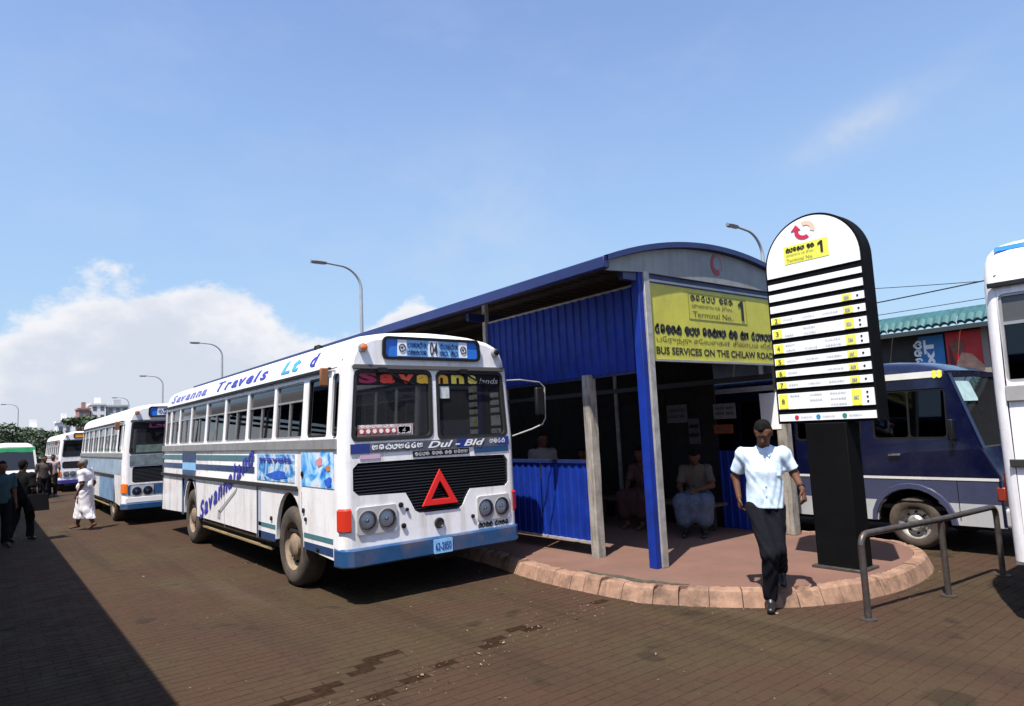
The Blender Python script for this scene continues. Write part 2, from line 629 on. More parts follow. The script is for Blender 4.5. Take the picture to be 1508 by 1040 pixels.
# ------------------------------------------------------------------ ground
def ground_mat(name, island):
    m = bpy.data.materials.new(name)
    m.use_nodes = True
    N, L = m.node_tree.nodes, m.node_tree.links
    b = N['Principled BSDF']
    g = N.new('ShaderNodeNewGeometry')

    def noise(s, d=6.0, r=0.62, st=None):
        n = N.new('ShaderNodeTexNoise')
        n.inputs['Scale'].default_value = s
        n.inputs['Detail'].default_value = d
        n.inputs['Roughness'].default_value = r
        if st:
            mp = N.new('ShaderNodeMapping')
            mp.inputs['Scale'].default_value = st
            L.new(g.outputs['Position'], mp.inputs[0])
            L.new(mp.outputs[0], n.inputs[0])
        else:
            L.new(g.outputs['Position'], n.inputs[0])
        return n.outputs[0]

    def ramp(v, a, z, o0=0.0, o1=1.0):
        n = N.new('ShaderNodeMapRange')
        n.interpolation_type = 'SMOOTHSTEP'
        L.new(v, n.inputs[0])
        for i, x in zip((1, 2, 3, 4), (a, z, o0, o1)):
            n.inputs[i].default_value = x
        return n.outputs[0]

    def mix(f, a, c, mode='MIX'):
        n = N.new('ShaderNodeMix')
        n.data_type = 'RGBA'
        n.blend_type = mode
        if isinstance(f, float):
            n.inputs[0].default_value = f
        else:
            L.new(f, n.inputs[0])
        for i, v in ((6, a), (7, c)):
            if isinstance(v, tuple):
                n.inputs[i].default_value = v
            else:
                L.new(v, n.inputs[i])
        return n.outputs[2]
    red = (0.058, 0.033, 0.0215, 1)
    olive = (0.058, 0.040, 0.022, 1)
    grey = (0.045, 0.030, 0.020, 1)
    dark = (0.018, 0.0125, 0.009, 1)
    c = mix(ramp(noise(0.42, 4.0), 0.42, 0.60), red, olive)
    c = mix(ramp(noise(0.9, 6.0, 0.65, (1.6, 0.7, 1)), 0.47, 0.72, 0.0, 0.75), c, grey)
    c = mix(ramp(noise(2.6, 8.0, 0.7), 0.56, 0.74, 0.0, 0.6), c, dark)
    c = mix(ramp(noise(5.0, 8.0, 0.75), 0.60, 0.80, 0.0, 0.35), c, (0.085, 0.055, 0.036, 1))
    c = mix(ramp(noise(22.0, 6.0, 0.7), 0.45, 0.75, 0.0, 0.4), c, dark)
    c = mix(ramp(noise(90.0, 3.0, 0.6), 0.60, 0.75, 0.0, 0.30), c, (0.09, 0.065, 0.047, 1))
    # tyre tracks and drips along the lanes
    c = mix(ramp(noise(1.0, 5.0, 0.6, (1.5, 0.10, 1)), 0.50, 0.66, 0.0, 0.45), c, (0.030, 0.020, 0.014, 1))
    c = mix(ramp(noise(1.0, 3.0, 0.5, (0.9, 0.16, 1)), 0.58, 0.72, 0.0, 0.35), c, (0.085, 0.062, 0.042, 1))
    c = mix(ramp(noise(1.7, 2.0, 0.4), 0.66, 0.72, 0.0, 0.55), c, (0.020, 0.014, 0.010, 1))
    if island:
        n = N.new('ShaderNodeMapRange')
        oi = N.new('ShaderNodeObjectInfo')
        ad = N.new('ShaderNodeMath')
        ad.operation = 'ADD'
        L.new(g.outputs['Random Per Island'], ad.inputs[0])
        L.new(oi.outputs['Random'], ad.inputs[1])
        L.new(ad.outputs[0], n.inputs[0])
        n.inputs[1].default_value = .3
        n.inputs[2].default_value = 1.7
        n.inputs[3].default_value = 0.96
        n.inputs[4].default_value = 1.04
        cc = N.new('ShaderNodeCombineColor')
        for i in range(3):
            L.new(n.outputs[0], cc.inputs[i])
        c = mix(1.0, c, cc.outputs[0], 'MULTIPLY')
    L.new(c, b.inputs['Base Color'])
    L.new(ramp(noise(3.0), 0.3, 0.7, 0.72, 0.95), b.inputs['Roughness'])
    b.inputs['Specular IOR Level'].default_value = 0.1
    bp = N.new('ShaderNodeBump')
    bp.inputs['Distance'].default_value = 0.006
    L.new(noise(30.0, 8.0, 0.75), bp.inputs['Height'])
    L.new(bp.outputs[0], b.inputs['Normal'])
    return m


GROUND = ground_mat('worn_paving', False)
PAVER = ground_mat('worn_paver', True)

mb = MB()
ys = [-400, -40, -1.5, 26.0, 60, 140, 400, 1600]
xs = [-600, -60, -2.0, 13.2, 60, 200, 900]
rows = [[(x, y, -0.0045 if (-2.1 < x < 13.3 and -1.6 < y < 26.1) else -0.004) for x in xs] for y in ys]
mb.grid(rows)
ground = tag(obj('ground', mb, GROUND, smooth=0, recalc=False), kind='structure')

# interlocking pavers: running rows along the kerb-to-kerb direction; broken joints where the paving has come up
PW, PH, GAP = 0.222, 0.111, 0.003
cells = []
r0 = random.Random(3)
yi = 0
y = -1.5
while y < 25.9:
    x = -1.9 + (PW / 2 if yi % 2 else 0)
    while x < 13.0:
        cells.append((x, y, yi))
        x += PW
    y += PH
    yi += 1


def paver_box(m, x, y, t, dz):
    a, b2 = x + GAP / 2, x + PW - GAP / 2
    c, d = y + GAP / 2, y + PH - GAP / 2
    q = 0.005
    z = dz
    m.add([(a, c, -.010), (b2, c, -.010), (b2, d, -.010), (a, d, -.010), (a + q, c + q, z), (b2 - q, c + q, z + t), (b2 - q, d - q, z + t), (a + q, d - q, z)],
          [(4, 5, 6, 7), (0, 1, 5, 4), (1, 2, 6, 5), (2, 3, 7, 6), (3, 0, 4, 7)])


view = cam_o.matrix_world.inverted()


def pix(p):
    q = view @ Vector(p)
    return (754 - FOCAL * q.x / q.z, 520 + FOCAL * q.y / q.z, -q.z)


PLAT = [(5.74, 10.5), (5.72, 9.2), (5.66, 8.0), (5.53, 7.15), (5.44, 6.5), (5.44, 5.75), (5.50, 5.04), (5.68, 4.62), (6.03, 4.12), (6.49, 3.70), (7.27, 3.41), (8.1, 3.38), (8.88, 3.55), (9.40, 3.92), (9.62, 4.5), (9.68, 5.4), (9.68, 6.6)]


def spline(P, step=0.03):
    out = []
    P = [Vector((p[0], p[1], 0)) for p in P]
    for i in range(len(P) - 1):
        p0, p1, p2, p3 = P[max(i - 1, 0)], P[i], P[i + 1], P[min(i + 2, len(P) - 1)]
        n = max(2, int((p2 - p1).length / step))
        for k in range(n):
            t = k / n
            out.append(0.5 * ((2 * p1) + (p2 - p0) * t + (2 * p0 - 5 * p1 + 4 * p2 - p3) * t * t + (3 * p1 - p0 - 3 * p2 + p3) * t ** 3))
    out.append(P[-1])
    return out


EDGE = spline(PLAT)


def on_platform(x, y):
    poly = [(p.x, p.y) for p in EDGE] + [(9.68, 27), (5.74, 27)]
    c = False
    j = len(poly) - 1
    for i in range(len(poly)):
        if (poly[i][1] > y) != (poly[j][1] > y) and x < (poly[j][0] - poly[i][0]) * (y - poly[i][1]) / (poly[j][1] - poly[i][1]) + poly[i][0]:
            c = not c
        j = i
    return c


def seam_y(x):
    return 4.75 + 0.22 * (x - 2.5) + 0.05 * math.sin(x * 2.1) + 0.05 * math.sin(x * 5.3)


seen, rest = [], MB()
for (x, y, k) in cells:
    mx, my = x + PW / 2, y + PH / 2
    if on_platform(mx, my):
        continue
    # the seam where pavers are missing or sunk, filled with grit
    seam = abs(my - seam_y(mx)) < 0.06 and 1.3 < mx < 5.3
    seam2 = abs(my - seam_y(mx) - 0.52 - .06 * math.sin(mx * 3)) < 0.06 and 1.4 < mx < 2.9
    drop = 0.0
    if (seam or seam2) and r0.random() < 0.09:
        continue
    if seam or seam2:
        drop = -0.006 * r0.random()
    px_ = pix((mx, my, 0))
    if px_[2] > 0 and 0 < px_[0] < 1508 and 0 < px_[1] < 1040:
        seen.append((px_[2], mx, my, drop))
    else:
        paver_box(rest, x, y, r0.uniform(-.001, .001), drop + r0.uniform(-.001, .001))
seen.sort()
pm = []
for q in range(5):
    m_ = MB()
    paver_box(m_, -PW / 2, -PH / 2, r0.uniform(-.002, .002), 0)
    me = bpy.data.meshes.new('paver')
    me.from_pydata(m_.v, [], m_.f)
    me.materials.append(PAVER)
    pm.append(me)
for i, (d, mx, my, drop) in enumerate(seen):
    if i < 300:
        o = link_mesh('paver', pm[r0.randrange(5)], ground)
        o.location = (mx, my, drop + r0.uniform(-.002, .001))
        o.rotation_euler = (r0.uniform(-.012, .012), r0.uniform(-.008, .008), r0.uniform(-.012, .012))
    else:
        paver_box(rest, mx - PW / 2, my - PH / 2, r0.uniform(-.001, .001), drop + r0.uniform(-.001, .001))
tag(obj('paver_field', rest, PAVER, ground, smooth=0, recalc=False), kind='stuff')

# dark soil showing where pavers are missing
SOIL = mat('dark_soil', (.026, .015, .009), .95, var=.5, scale=20, spec=.03)
sm = MB()
for off, a, b in ((0, 1.3, 5.3), (.52, 1.4, 2.9)):
    rows = []
    for i in range(60):
        x = a + (b - a) * i / 59
        yy = seam_y(x) + (off + .06 * math.sin(x * 3) if off else 0)
        rows.append([(x, yy - .14, -.0035), (x, yy + .14, -.0035)])
    sm.grid(rows)
tag(obj('soil_seam', sm, SOIL, ground, smooth=0, recalc=False))

# grit and litter lying in the broken joints and along the kerb
GRIT = mat('pale_grit', (0.22, 0.16, 0.11), 0.9, island=0.5)
gm = MB()
for i in range(620):
    k = r0.random()
    if k < 0.42:
        x = r0.uniform(1.4, 5.2)
        y = seam_y(x) + 0.16 * r0.gauss(0, 1) - .1
    elif k < 0.62:
        p = EDGE[r0.randrange(len(EDGE))]
        x, y = p.x + r0.gauss(0, .12) - 0.12, p.y + r0.gauss(0, .12) - 0.12
        if on_platform(x - .1, y) or on_platform(x, y):
            continue
    else:
        x, y = r0.uniform(1.2, 5.5), r0.uniform(2.6, 12)
    s = r0.choice((.006, .008, .01, .012, .02 if r0.random() < .3 else .009))
    vs = [Vector((r0.gauss(0, 1), r0.gauss(0, 1), r0.gauss(0, .7))).normalized() * s for _ in range(4)]
    gm.add([(x + v.x, y + v.y, s * .5 + v.z * .6) for v in vs], [(0, 1, 2), (0, 2, 3), (0, 3, 1), (1, 3, 2)])
tag(obj('gravel_bits', gm, GRIT, smooth=0), kind='stuff', label=None)

# ------------------------------------------------------------------ raised platform with kerb stones
PLATM = mat('platform_cement', (0.150, 0.076, 0.054), 0.88, var=0.12, scale=1.6, dirt=(0.11, 0.07, 0.05), dirt_amt=0.6, dirt_scale=2.4, bump=0.004, bump_scale=45)
N, L = PLATM.node_tree.nodes, PLATM.node_tree.links
inner = []
for i, p in enumerate(EDGE):
    d = (EDGE[min(i + 1, len(EDGE) - 1)] - EDGE[max(i - 1, 0)]).normalized()
    nin = Vector((-d.y, d.x, 0))          # the run turns anticlockwise, so the inside is on its left
    inner.append(nin)
mb = MB()
ring = [(p.x + n.x * .13, p.y + n.y * .13) for p, n in zip(EDGE[::3], inner[::3])] + [(9.55, 26), (5.87, 26)]
mb.plate(ring, [], 0.20, lambda u, v, w: (u, v, 0.157 + w))
platform = tag(obj('platform', mb, PLATM, smooth=0), kind='structure')
i = 0
while i < len(EDGE) - 4:
    ln = r0.choice((6, 7, 8, 9, 10, 12))
    j = min(i + ln, len(EDGE) - 1)
    seg = range(i, j + 1)
    m_ = MB()
    rows = []
    h = 0.160 + r0.uniform(-.006, .006)
    chip = r0.random() < 0.30
    for q, k in enumerate(seg):
        p, n = EDGE[k].copy(), inner[k]
        t = (EDGE[min(k + 1, len(EDGE) - 1)] - EDGE[max(k - 1, 0)]).normalized()
        if k == i:
            p += t * r0.uniform(.002, .008)
        if k == j:
            p -= t * r0.uniform(.002, .008)
        hh = h - (r0.uniform(.015, .05) if chip and q in (0, 1, 2) else 0) + r0.uniform(-.005, .005)
        rows.append([tuple(p + n * .125 + Vector((0, 0, -.05))), tuple(p + n * .125 + Vector((0, 0, hh))), tuple(p + n * .02 + Vector((0, 0, hh))), tuple(p - n * (.004 + r0.uniform(-.004, .006)) + Vector((0, 0, hh - .02))), tuple(p - n * .085 + Vector((0, 0, -.05)))])
    m_.grid(rows)
    nn = 5
    m_.f.append((0, 1, 2, 3, 4))
    m_.f.append(tuple(len(m_.v) - 5 + q for q in (4, 3, 2, 1, 0)))
    obj('kerb_stone', m_, KERBM, platform, smooth=0)
    i = j
for (y0, y1, x0, x1) in ((10.5, 26, 5.66, 5.86), (6.6, 26, 9.56, 9.76)):
    y = y0
    while y < y1:
        m_ = MB()
        m_.box(x0, x1, y + .006, min(y + .9, y1) - .006, -.05, .16)
        obj('kerb_stone', m_, KERBM, platform, smooth=0)
        y += .9
# dark uneven strip along the platform's left rim
ST = mat('dark_rim_strip', (0.050, 0.046, 0.028), 0.95, var=0.4, scale=14)
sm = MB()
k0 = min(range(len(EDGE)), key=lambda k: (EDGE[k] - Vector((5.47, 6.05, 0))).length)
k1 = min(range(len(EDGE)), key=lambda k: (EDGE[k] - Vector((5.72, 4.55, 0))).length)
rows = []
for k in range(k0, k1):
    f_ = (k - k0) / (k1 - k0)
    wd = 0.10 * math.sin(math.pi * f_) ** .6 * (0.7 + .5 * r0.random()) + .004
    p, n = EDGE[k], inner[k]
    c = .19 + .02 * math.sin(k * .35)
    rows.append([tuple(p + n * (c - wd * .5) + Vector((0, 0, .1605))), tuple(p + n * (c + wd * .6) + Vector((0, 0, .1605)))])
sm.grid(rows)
obj('dark_rim_strip', sm, ST, platform, smooth=0)


# ------------------------------------------------------------------ shelter
def corrugated(mb, f, u0, u1, v0, v1, pitch=0.18, depth=0.022):
    """ribbed sheet: u runs across the ribs, v along them, f(u, v, w)"""
    cuts = []
    n = max(1, round((u1 - u0) / pitch))
    p = (u1 - u0) / n
    for i in range(n):
        a = u0 + i * p
        cuts += [(a, 0), (a + p * .55, 0), (a + p * .66, depth), (a + p * .89, depth)]
    cuts.append((u1, 0))
    mb.grid([[f(u, v, w) for (u, w) in cuts] for v in (v0, v1)])
    return mb


def shelter(label, cx, half_post, half_roof, y0, y1, walls):
    root = empty('bus_shelter', (0, 0, 0), 0, label, 'bus shelter')
    zc, ze = 4.14, 3.765
    kk = (zc - ze) / half_roof ** 2

    def zr(x):
        return zc - kk * (x - cx) ** 2
    yf = y0 - 0.10
    # arched roof sheets
    n = max(1, round((y1 - yf) / 1.0))
    for i in range(n):
        a, b = yf + (y1 - yf) * i / n, yf + (y1 - yf) * (i + 1) / n
        m = MB()
        cuts = []
        for q in range(5):
            p = (b - a) / 5
            cuts += [(a + q * p, 0), (a + q * p + p * .6, 0), (a + q * p + p * .7, .02), (a + q * p + p * .9, .02)]
        cuts.append((b, 0))
        xs_ = [cx - half_roof + 2 * half_roof * t / 12 for t in range(13)]
        m.grid([[(x, y, zr(x) + h) for (y, h) in cuts] for x in xs_])
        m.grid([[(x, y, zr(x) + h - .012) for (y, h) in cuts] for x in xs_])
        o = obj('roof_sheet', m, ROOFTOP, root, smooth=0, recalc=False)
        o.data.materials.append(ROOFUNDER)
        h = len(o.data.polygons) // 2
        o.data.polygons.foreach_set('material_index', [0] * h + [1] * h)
    for s in (-1, 1):
        m = MB()
        x = cx + s * half_roof
        m.box(min(x - s * .02, x + s * .075), max(x - s * .02, x + s * .075), yf - .02, y1, ze - .11, ze + .03)
        obj('gutter', m, SNAVY, root, bevel=.012)
    # front edge trim following the arch
    m = MB()
    rows = []
    for t in range(25):
        x = cx - half_roof - .03 + (2 * half_roof + .06) * t / 24
        z = zr(x)
        rows.append([(x, yf - .05, z - .015), (x, yf - .05, z + .055), (x, yf + .02, z + .055), (x, yf + .02, z - .015)])
    m.grid(rows, close=True)
    obj('edge_trim', m, SNAVY, root)
    # purlins and rafters beneath
    for t in (-.86, -.55, -.2, .2, .55, .86):
        x = cx + t * half_roof
        m = MB()
        m.box(x - .03, x + .03, yf + .04, y1, zr(x) - .085, zr(x) - .016)
        obj('purlin', m, ROOFUNDER, root)
    posts_y = [y for y in np.arange(y0, y1 + .1, 3.29)]
    for y in posts_y:
        m = MB()
        m.box(cx - half_post - .35, cx + half_post + .35, y - .035, y + .035, 3.58, 3.70)
        obj('rafter', m, SNAVY, root)
    # posts
    for s in (-1, 1):
        for i, y in enumerate(posts_y):
            x = cx + s * half_post
            if i == 0 and s < 0 and walls:
                m = MB()
                m.box(x - .105, x - .022, y - .05, y + .07, .158, 3.72)
                obj('corner_post', m, SBLUE, root, bevel=.006)
                m = MB()
                m.box(x - .020, x + .080, y - .075, y + .06, .158, 3.70)
                obj('post_angle', m, STEEL, root, bevel=.006)
            else:
                m = MB()
                w = .075 if i == 0 else .04
                m.box(x - w, x + w, y - w, y + w, .158 if walls else 0, zr(x) - .02)
                obj('post', m, CONCRETE if i == 0 else STEEL, root, bevel=.008)
    if not walls:
        return root
    xl, xr = cx - half_post + .02, cx + half_post - .04

    def fl(u, v, w):
        return (xl - w, u, v)

    def fr(u, v, w):
        return (xr - w, u, v)
    # gable board with the operator's emblem
    m = MB()
    top = [(cx + half_roof * t / 12, zr(cx + half_roof * t / 12) - .02) for t in range(12, -13, -1)]
    lo = [(cx - half_roof + .02, ze - .12), (cx - half_post, 3.69), (cx + half_post, 3.69), (cx + half_roof - .02, ze - .12)]
    fy = y0 - .07

    def ff(u, v, w):
        return (u, fy - w, v)
    m.plate(top + lo, [], .03, ff)
    fb = obj('gable_board', m, FASCIA, root)
    m = MB()
    m.plate(arc(cx + .02, 3.95, .13, .15, 100, 300, 12) + arc(cx + .03, 3.97, .075, .09, 300, 100, 12), [], .004, lambda u, v, w: ff(u, v, w + .005))
    obj('emblem', m, LOGORUST, fb, smooth=0)
    m = MB()
    m.plate(arc(cx + .05, 3.97, .14, .16, -40, 80, 8) + arc(cx + .05, 3.97, .09, .1, 80, -40, 8), [], .004, lambda u, v, w: ff(u, v, w + .005))
    obj('emblem', m, mat('faded_emblem', (0.30, 0.22, 0.20), .6), fb, smooth=0)
    # yellow destination sign
    sy = y0 - .03

    def fs(u, v, w):
        return (u, sy - w, v)
    m = MB()
    m.plate(rect(cx - 1.36, cx + 1.36, 2.625, 3.60), [], .04, fs)
    sg = obj('yellow_sign', m, YELLOW, root, smooth=0)
    for (a, b) in ((2.60, 2.628), (3.597, 3.625)):
        m = MB()
        m.box(cx - 1.37, cx + 1.37, sy - .014, sy + .045, a, b)
        obj('sign_frame', m, ALU, sg)
    m = MB()
    x0, x1, z0, z1, t = cx - .60, cx + .70, 3.17, 3.53, .008
    for q in (rect(x0, x1, z0, z0 + t), rect(x0, x1, z1 - t, z1), rect(x0, x0 + t, z0, z1), rect(x1 - t, x1, z0, z1)):
        m.sheet(q, fs, .006)
    obj('sign_box', m, mat('sign_box_line', (.22, .21, .04), .5), sg, smooth=0)
    m = MB()
    figure_one(m, cx + .51, cx + .63, 3.22, 3.50, fs, .006)
    script(m, [5, 3, 5, 2, 2, 5], (cx - 1.30, cx + 1.30, 2.955, 3.065), fs, thick=.3, seed=5)
    letters(m, 'BUS SERVICES ON THE CHILAW ROAD', (cx - 1.30, cx + 1.30, 2.69, 2.785), fs, bold=.022)
    script(m, [5, 3], (cx - .55, cx + .40, 3.42, 3.50), fs, thick=.22, seed=9)
    obj('lettering', m, INK, sg, smooth=0)
    m = MB()
    letters(m, 'பேருந்து சேவைகள் சிலாபம் வீதி', (cx - 1.28, cx + 1.28, 2.82, 2.92), fs)
    letters(m, 'முனையம் இல.', (cx - .53, cx + .38, 3.31, 3.39), fs)
    letters(m, 'Terminal No.', (cx - .52, cx + .36, 3.205, 3.28), fs)
    obj('lettering', m, mat('worn_black_ink', (.07, .065, .02), .6), sg, smooth=0)
    # blue ribbed wall sheets, upper band
    yy = y0 + .08
    seg = [(yy + i * 1.07, yy + (i + 1) * 1.07) for i in range(3)]
    for (a, b) in seg:
        m = corrugated(MB(), fl, a, b + .02, 2.50, 3.55, .155)
        obj('wall_sheet', m, SBLUE, root, smooth=0, recalc=False)
    m = MB()
    m.box(xl + .005, xl + .06, yy, seg[-1][1], 2.47, 2.53)
    obj('wall_rail', m, SNAVY, root)
    m = MB()
    m.box(xl + .005, xl + .05, yy, seg[-1][1], 3.53, 3.58)
    obj('wall_rail', m, STEEL, root)
    # stub post and lower wall
    sx = cx - half_post + .01
    m = MB()
    rows = []
    for i in range(13):
        z = .158 + 2.36 * i / 12
        q = .066
        j = [rnd.uniform(-.006, .006) for _ in range(4)]
        rows.append([(sx - q + j[0], y0 + 1.02 - q, z), (sx + q, y0 + 1.02 - q + j[1], z), (sx + q + j[2], y0 + 1.02 + q, z), (sx - q, y0 + 1.02 + q + j[3], z)])
    m.grid(rows, close=True)
    obj('stub_post', m, CONCRETE, root, smooth=0, bevel=.008)
    for i in range(6):
        a = y0 + 1.11 + i * 1.02
        m = corrugated(MB(), fl, a, a + 1.0, .345, 1.36, .14, .012)
        obj('lower_wall_sheet', m, SBLUE, root, smooth=0, recalc=False)
    ye = y0 + 1.11 + 6 * 1.02
    for (a, b, mt) in ((1.355, 1.40, SNAVY), (.315, .345, STEEL)):
        m = MB()
        m.box(xl - .03, xl + .03, y0 + 1.11, ye, a, b)
        obj('wall_rail', m, mt, root)
    # right-hand side: one blue sheet, then near-black boards added to stand in for shade
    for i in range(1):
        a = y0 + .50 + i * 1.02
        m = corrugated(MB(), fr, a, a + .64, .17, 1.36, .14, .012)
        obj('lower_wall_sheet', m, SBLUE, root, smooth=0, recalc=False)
    DARKB = mat('shade_dark_boards', (.010, .008, .0075), .85, var=.4, scale=3)
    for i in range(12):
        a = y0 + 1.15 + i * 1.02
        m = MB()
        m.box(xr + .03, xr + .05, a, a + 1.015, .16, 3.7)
        obj('shade_board', m, DARKB, root)
    for i in range(4):  # cross partition added to keep light out of the far end
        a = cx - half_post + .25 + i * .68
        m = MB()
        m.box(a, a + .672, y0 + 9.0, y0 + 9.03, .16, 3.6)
        obj('shade_board', m, DARKB, root)
    m = MB()
    m.box(xr - .03, xr + .025, y0 + .1, y0 + 12, 2.42, 2.50)
    obj('wall_rail', m, mat('dark_grey_rail', (.05, .05, .055), .5), root)
    return root


shelter('blue open bus shelter with arched roof and yellow route sign', 7.80, 1.47, 2.15, 5.45, 24.8, True)
shelter('plain shelter roof on posts over the next platform', -5.60, 4.2, 5.0, -12.0, 34.0, False)  # unseen roof that casts the left shadow edge; widened to block more sky light


# ------------------------------------------------------------------ route tower
def tower():
    X, Y, W, T, ZB, ZS = 7.50, 3.885, 1.17, .215, 1.765, 3.60
    root = empty('route_tower', (X, Y, .157), 0, 'tall black and white rounded route list tower by the kerb', 'sign')
    f0 = Vector((-X, -Y, -.157))

    def f(u, v, w):
        return (f0.x + X - w, f0.y + Y - u, f0.z + v)
    r = W / 2
    outline = [(-r, ZB), (r, ZB)] + [(r * math.cos(a), ZS + r * math.sin(a)) for a in [math.pi * i / 32 for i in range(33)]]
    m = MB()
    m.plate(outline, [], T, f)
    obj('panel_case', m, BOARDBLK, root, bevel=.006)
    m = MB()
    m.box(-.02 + .02, .30, -.235, .235, 0, ZB - .157 - .002)
    q = obj('column', m, BOARDBLK, root, bevel=.01)
    q.location = (-.05, 0, 0)
    m = MB()
    m.box(-.10, .30, -.28, .28, 0, .03)
    obj('base_plate', m, PIPE, root, bevel=.006)
    # white head panel
    e = .028
    rr_ = r - e
    zt = ZS - .085
    head = [(-rr_, zt), (rr_, zt)] + [(rr_ * math.cos(a), ZS + rr_ * math.sin(a)) for a in [math.pi * i / 32 for i in range(33)]]
    m = MB()
    m.plate(head, [], .012, lambda u, v, w: f(u, v, w + .014))
    hd = obj('head_panel', m, CLEANWHITE, root, smooth=0)

    def g(u, v, w):
        return f(u, v, w + .014)
    m = MB()
    m.sheet(rect(-.315, .225, ZS + .045, ZS + .26), g, .004)
    lab = obj('yellow_label', m, YLAB, hd, smooth=0)
    m = MB()
    figure_one(m, .105, .165, ZS + .105, ZS + .235, g, .009)
    script(m, [5, 2], (-.285, .07, ZS + .185, ZS + .235), g, w=.009, thick=.26, seed=3)
    obj('lettering', m, INK, hd, smooth=0)
    m = MB()
    letters(m, 'முனையம் இல.', (-.285, .06, ZS + .125, ZS + .165), g, w=.009)
    letters(m, 'Terminal No.', (-.285, .04, ZS + .065, ZS + .105), g, w=.009)
    obj('lettering', m, GREYINK, hd, smooth=0)
    cu, cv = -.045, ZS + .40
    m = MB()
    m.plate(arc(cu, cv, .115, .10, 165, 300, 12) + arc(cu, cv, .065, .055, 300, 165, 12), [], .004, lambda u, v, w: g(u, v, w + .006))
    m.sheet([(cu - .16, cv + .02), (cu - .035, cv + .02), (cu - .09, cv + .09)], g, .007)
    obj('emblem', m, LOGORED, hd, smooth=0)
    m = MB()
    m.plate(arc(cu + .02, cv + .01, .115, .10, -25, 110, 12) + arc(cu + .02, cv + .01, .06, .05, 110, -25, 12), [], .004, lambda u, v, w: g(u, v, w + .006))
    obj('emblem', m, LOGOPINK, hd, smooth=0)
    # route rows
    heights = [.085, .105, .105, .105, .150, .150, .105, .105, .105, .235, .105]
    gap = .074
    tot = sum(heights) + gap * (len(heights) - 1)
    z = zt - gap
    sc_ = (zt - gap - (ZB + .03)) / tot
    rr3 = random.Random(5)
    nums = ['', '', '', '3', '4', '5', '6', '7', '8', '9', '10', '']
    blu = mat('legend_blue', (.02, .25, .42), .4)
    grn = mat('legend_green', (.03, .22, .17), .4)
    for i, h in enumerate(heights):
        h *= sc_
        z1, z0 = z, z - h
        z = z0 - gap * sc_
        m = MB()
        m.plate(rect(-rr_, rr_, z0, z1), [], .012, g)
        pn = obj('route_panel', m, CLEANWHITE, root, smooth=0)
        last = i == len(heights) - 1
        ya, yb = MB(), MB()
        ink, gr = MB(), MB()
        if 3 <= i < len(heights) - 1:
            ya.sheet(rect(-rr_ + .012, -rr_ + .125, z0 + .006, z1 - .006), g, .004)
            obj('yellow_label', ya, YLAB, pn, smooth=0)
            ya = MB()
            letters(ink, str(i - 1), (-rr_ + .05, -rr_ + .085, (z0 + z1) / 2 - .028, (z0 + z1) / 2 + .028), g, w=.009)
        if 2 <= i < len(heights) - 1:
            ya.sheet(rect(rr_ - .24, rr_ - .135, z0 + .004, z1 - .004), g, .004)
            script(gr, [3], (rr_ - .215, rr_ - .16, (z0 + z1) / 2 - .02, (z0 + z1) / 2 + .02), g, w=.009, seed=i)
            nd = 3 if h > .15 else (2 if h > .11 else 1)
            for q in range(nd):
                ink.sheet(circ(rr_ - .07, (z0 + z1) / 2 + (q - (nd - 1) / 2) * .05, .012, 10), g, .005)
        if not last and i >= 3:
            lines = 1 if h < .1 else (2 if h < .16 else 3)
            for q in range(lines):
                zz = z1 - h * (q + .5) / lines - .011
                for (a, n_) in ((-.40, 4), (-.16, 5), (.08, 6)):
                    if rr3.random() < .85:
                        script(gr, [n_], (a, a + .03 * n_, zz, zz + .022), g, w=.005, thick=.2, seed=i * 7 + q + int(a * 10))
        if last:
            for (a, mt) in ((-.34, LOGORED), (-.08, blu), (.22, grn)):
                mm = MB()
                mm.sheet(circ(a, (z0 + z1) / 2, .026, 14), g, .005)
                obj('legend_dot', mm, mt, pn, smooth=0)
                script(gr, [6], (a + .05, a + .19, (z0 + z1) / 2 - .01, (z0 + z1) / 2 + .012), g, w=.005, seed=int(a * 50) + 40)
        if ya.v:
            obj('yellow_label', ya, YLAB, pn, smooth=0)
        if ink.v:
            obj('lettering', ink, INK, pn, smooth=0)
        if gr.v:
            obj('lettering', gr, PALEINK, pn, smooth=0)
    return root


tower()

# ------------------------------------------------------------------ pedestrian guard rail
gr_ = empty('guard_rail', (6.35, 3.08, 0), 0, 'low dark steel pipe guard rail in front of the kerb nose', 'railing')
A, B_, D_ = Vector((0, 0, 0)), Vector((1.30, -.19, 0)), Vector((2.57, -.28, 0))
H = .75
m = MB()
P = [A + Vector((0, 0, H - .10))]
for t in range(1, 5):
    a = R(90 * t / 4)
    P.append(A + Vector((.1 * (1 - math.cos(a)), -.012 * (1 - math.cos(a)), H - .1 + .1 * math.sin(a))))
P += [B_ + Vector((0, 0, H)), D_ + Vector((-.10, .01, H))]
for t in range(1, 5):
    a = R(90 * t / 4)
    P.append(D_ + Vector((-.1 + .1 * math.sin(a), 0, H - .1 + .1 * math.cos(a))))
m.tube(P, .030, 12)
obj('top_rail', m, PIPE, gr_)
for (p, h) in ((A, H - .1), (B_, H - .03), (D_, H - .1)):
    m = MB()
    m.tube([p + Vector((0, 0, -.02)), p + Vector((0, 0, h))], .030, 12)
    q = obj('post', m, PIPE, gr_)
    m = MB()
    m.lathe([(.075, 0), (.075, .012), (.05, .016)], p, 'z', 16)
    obj('foot_plate', m, PIPE, q)
# ------------------------------------------------------------------ buses
W2 = 1.22
YREAR = 9.57


def tumble(z):
    return 0.0 if z < 1.78 else .065 * min(1.3, (z - 1.78) / .9)


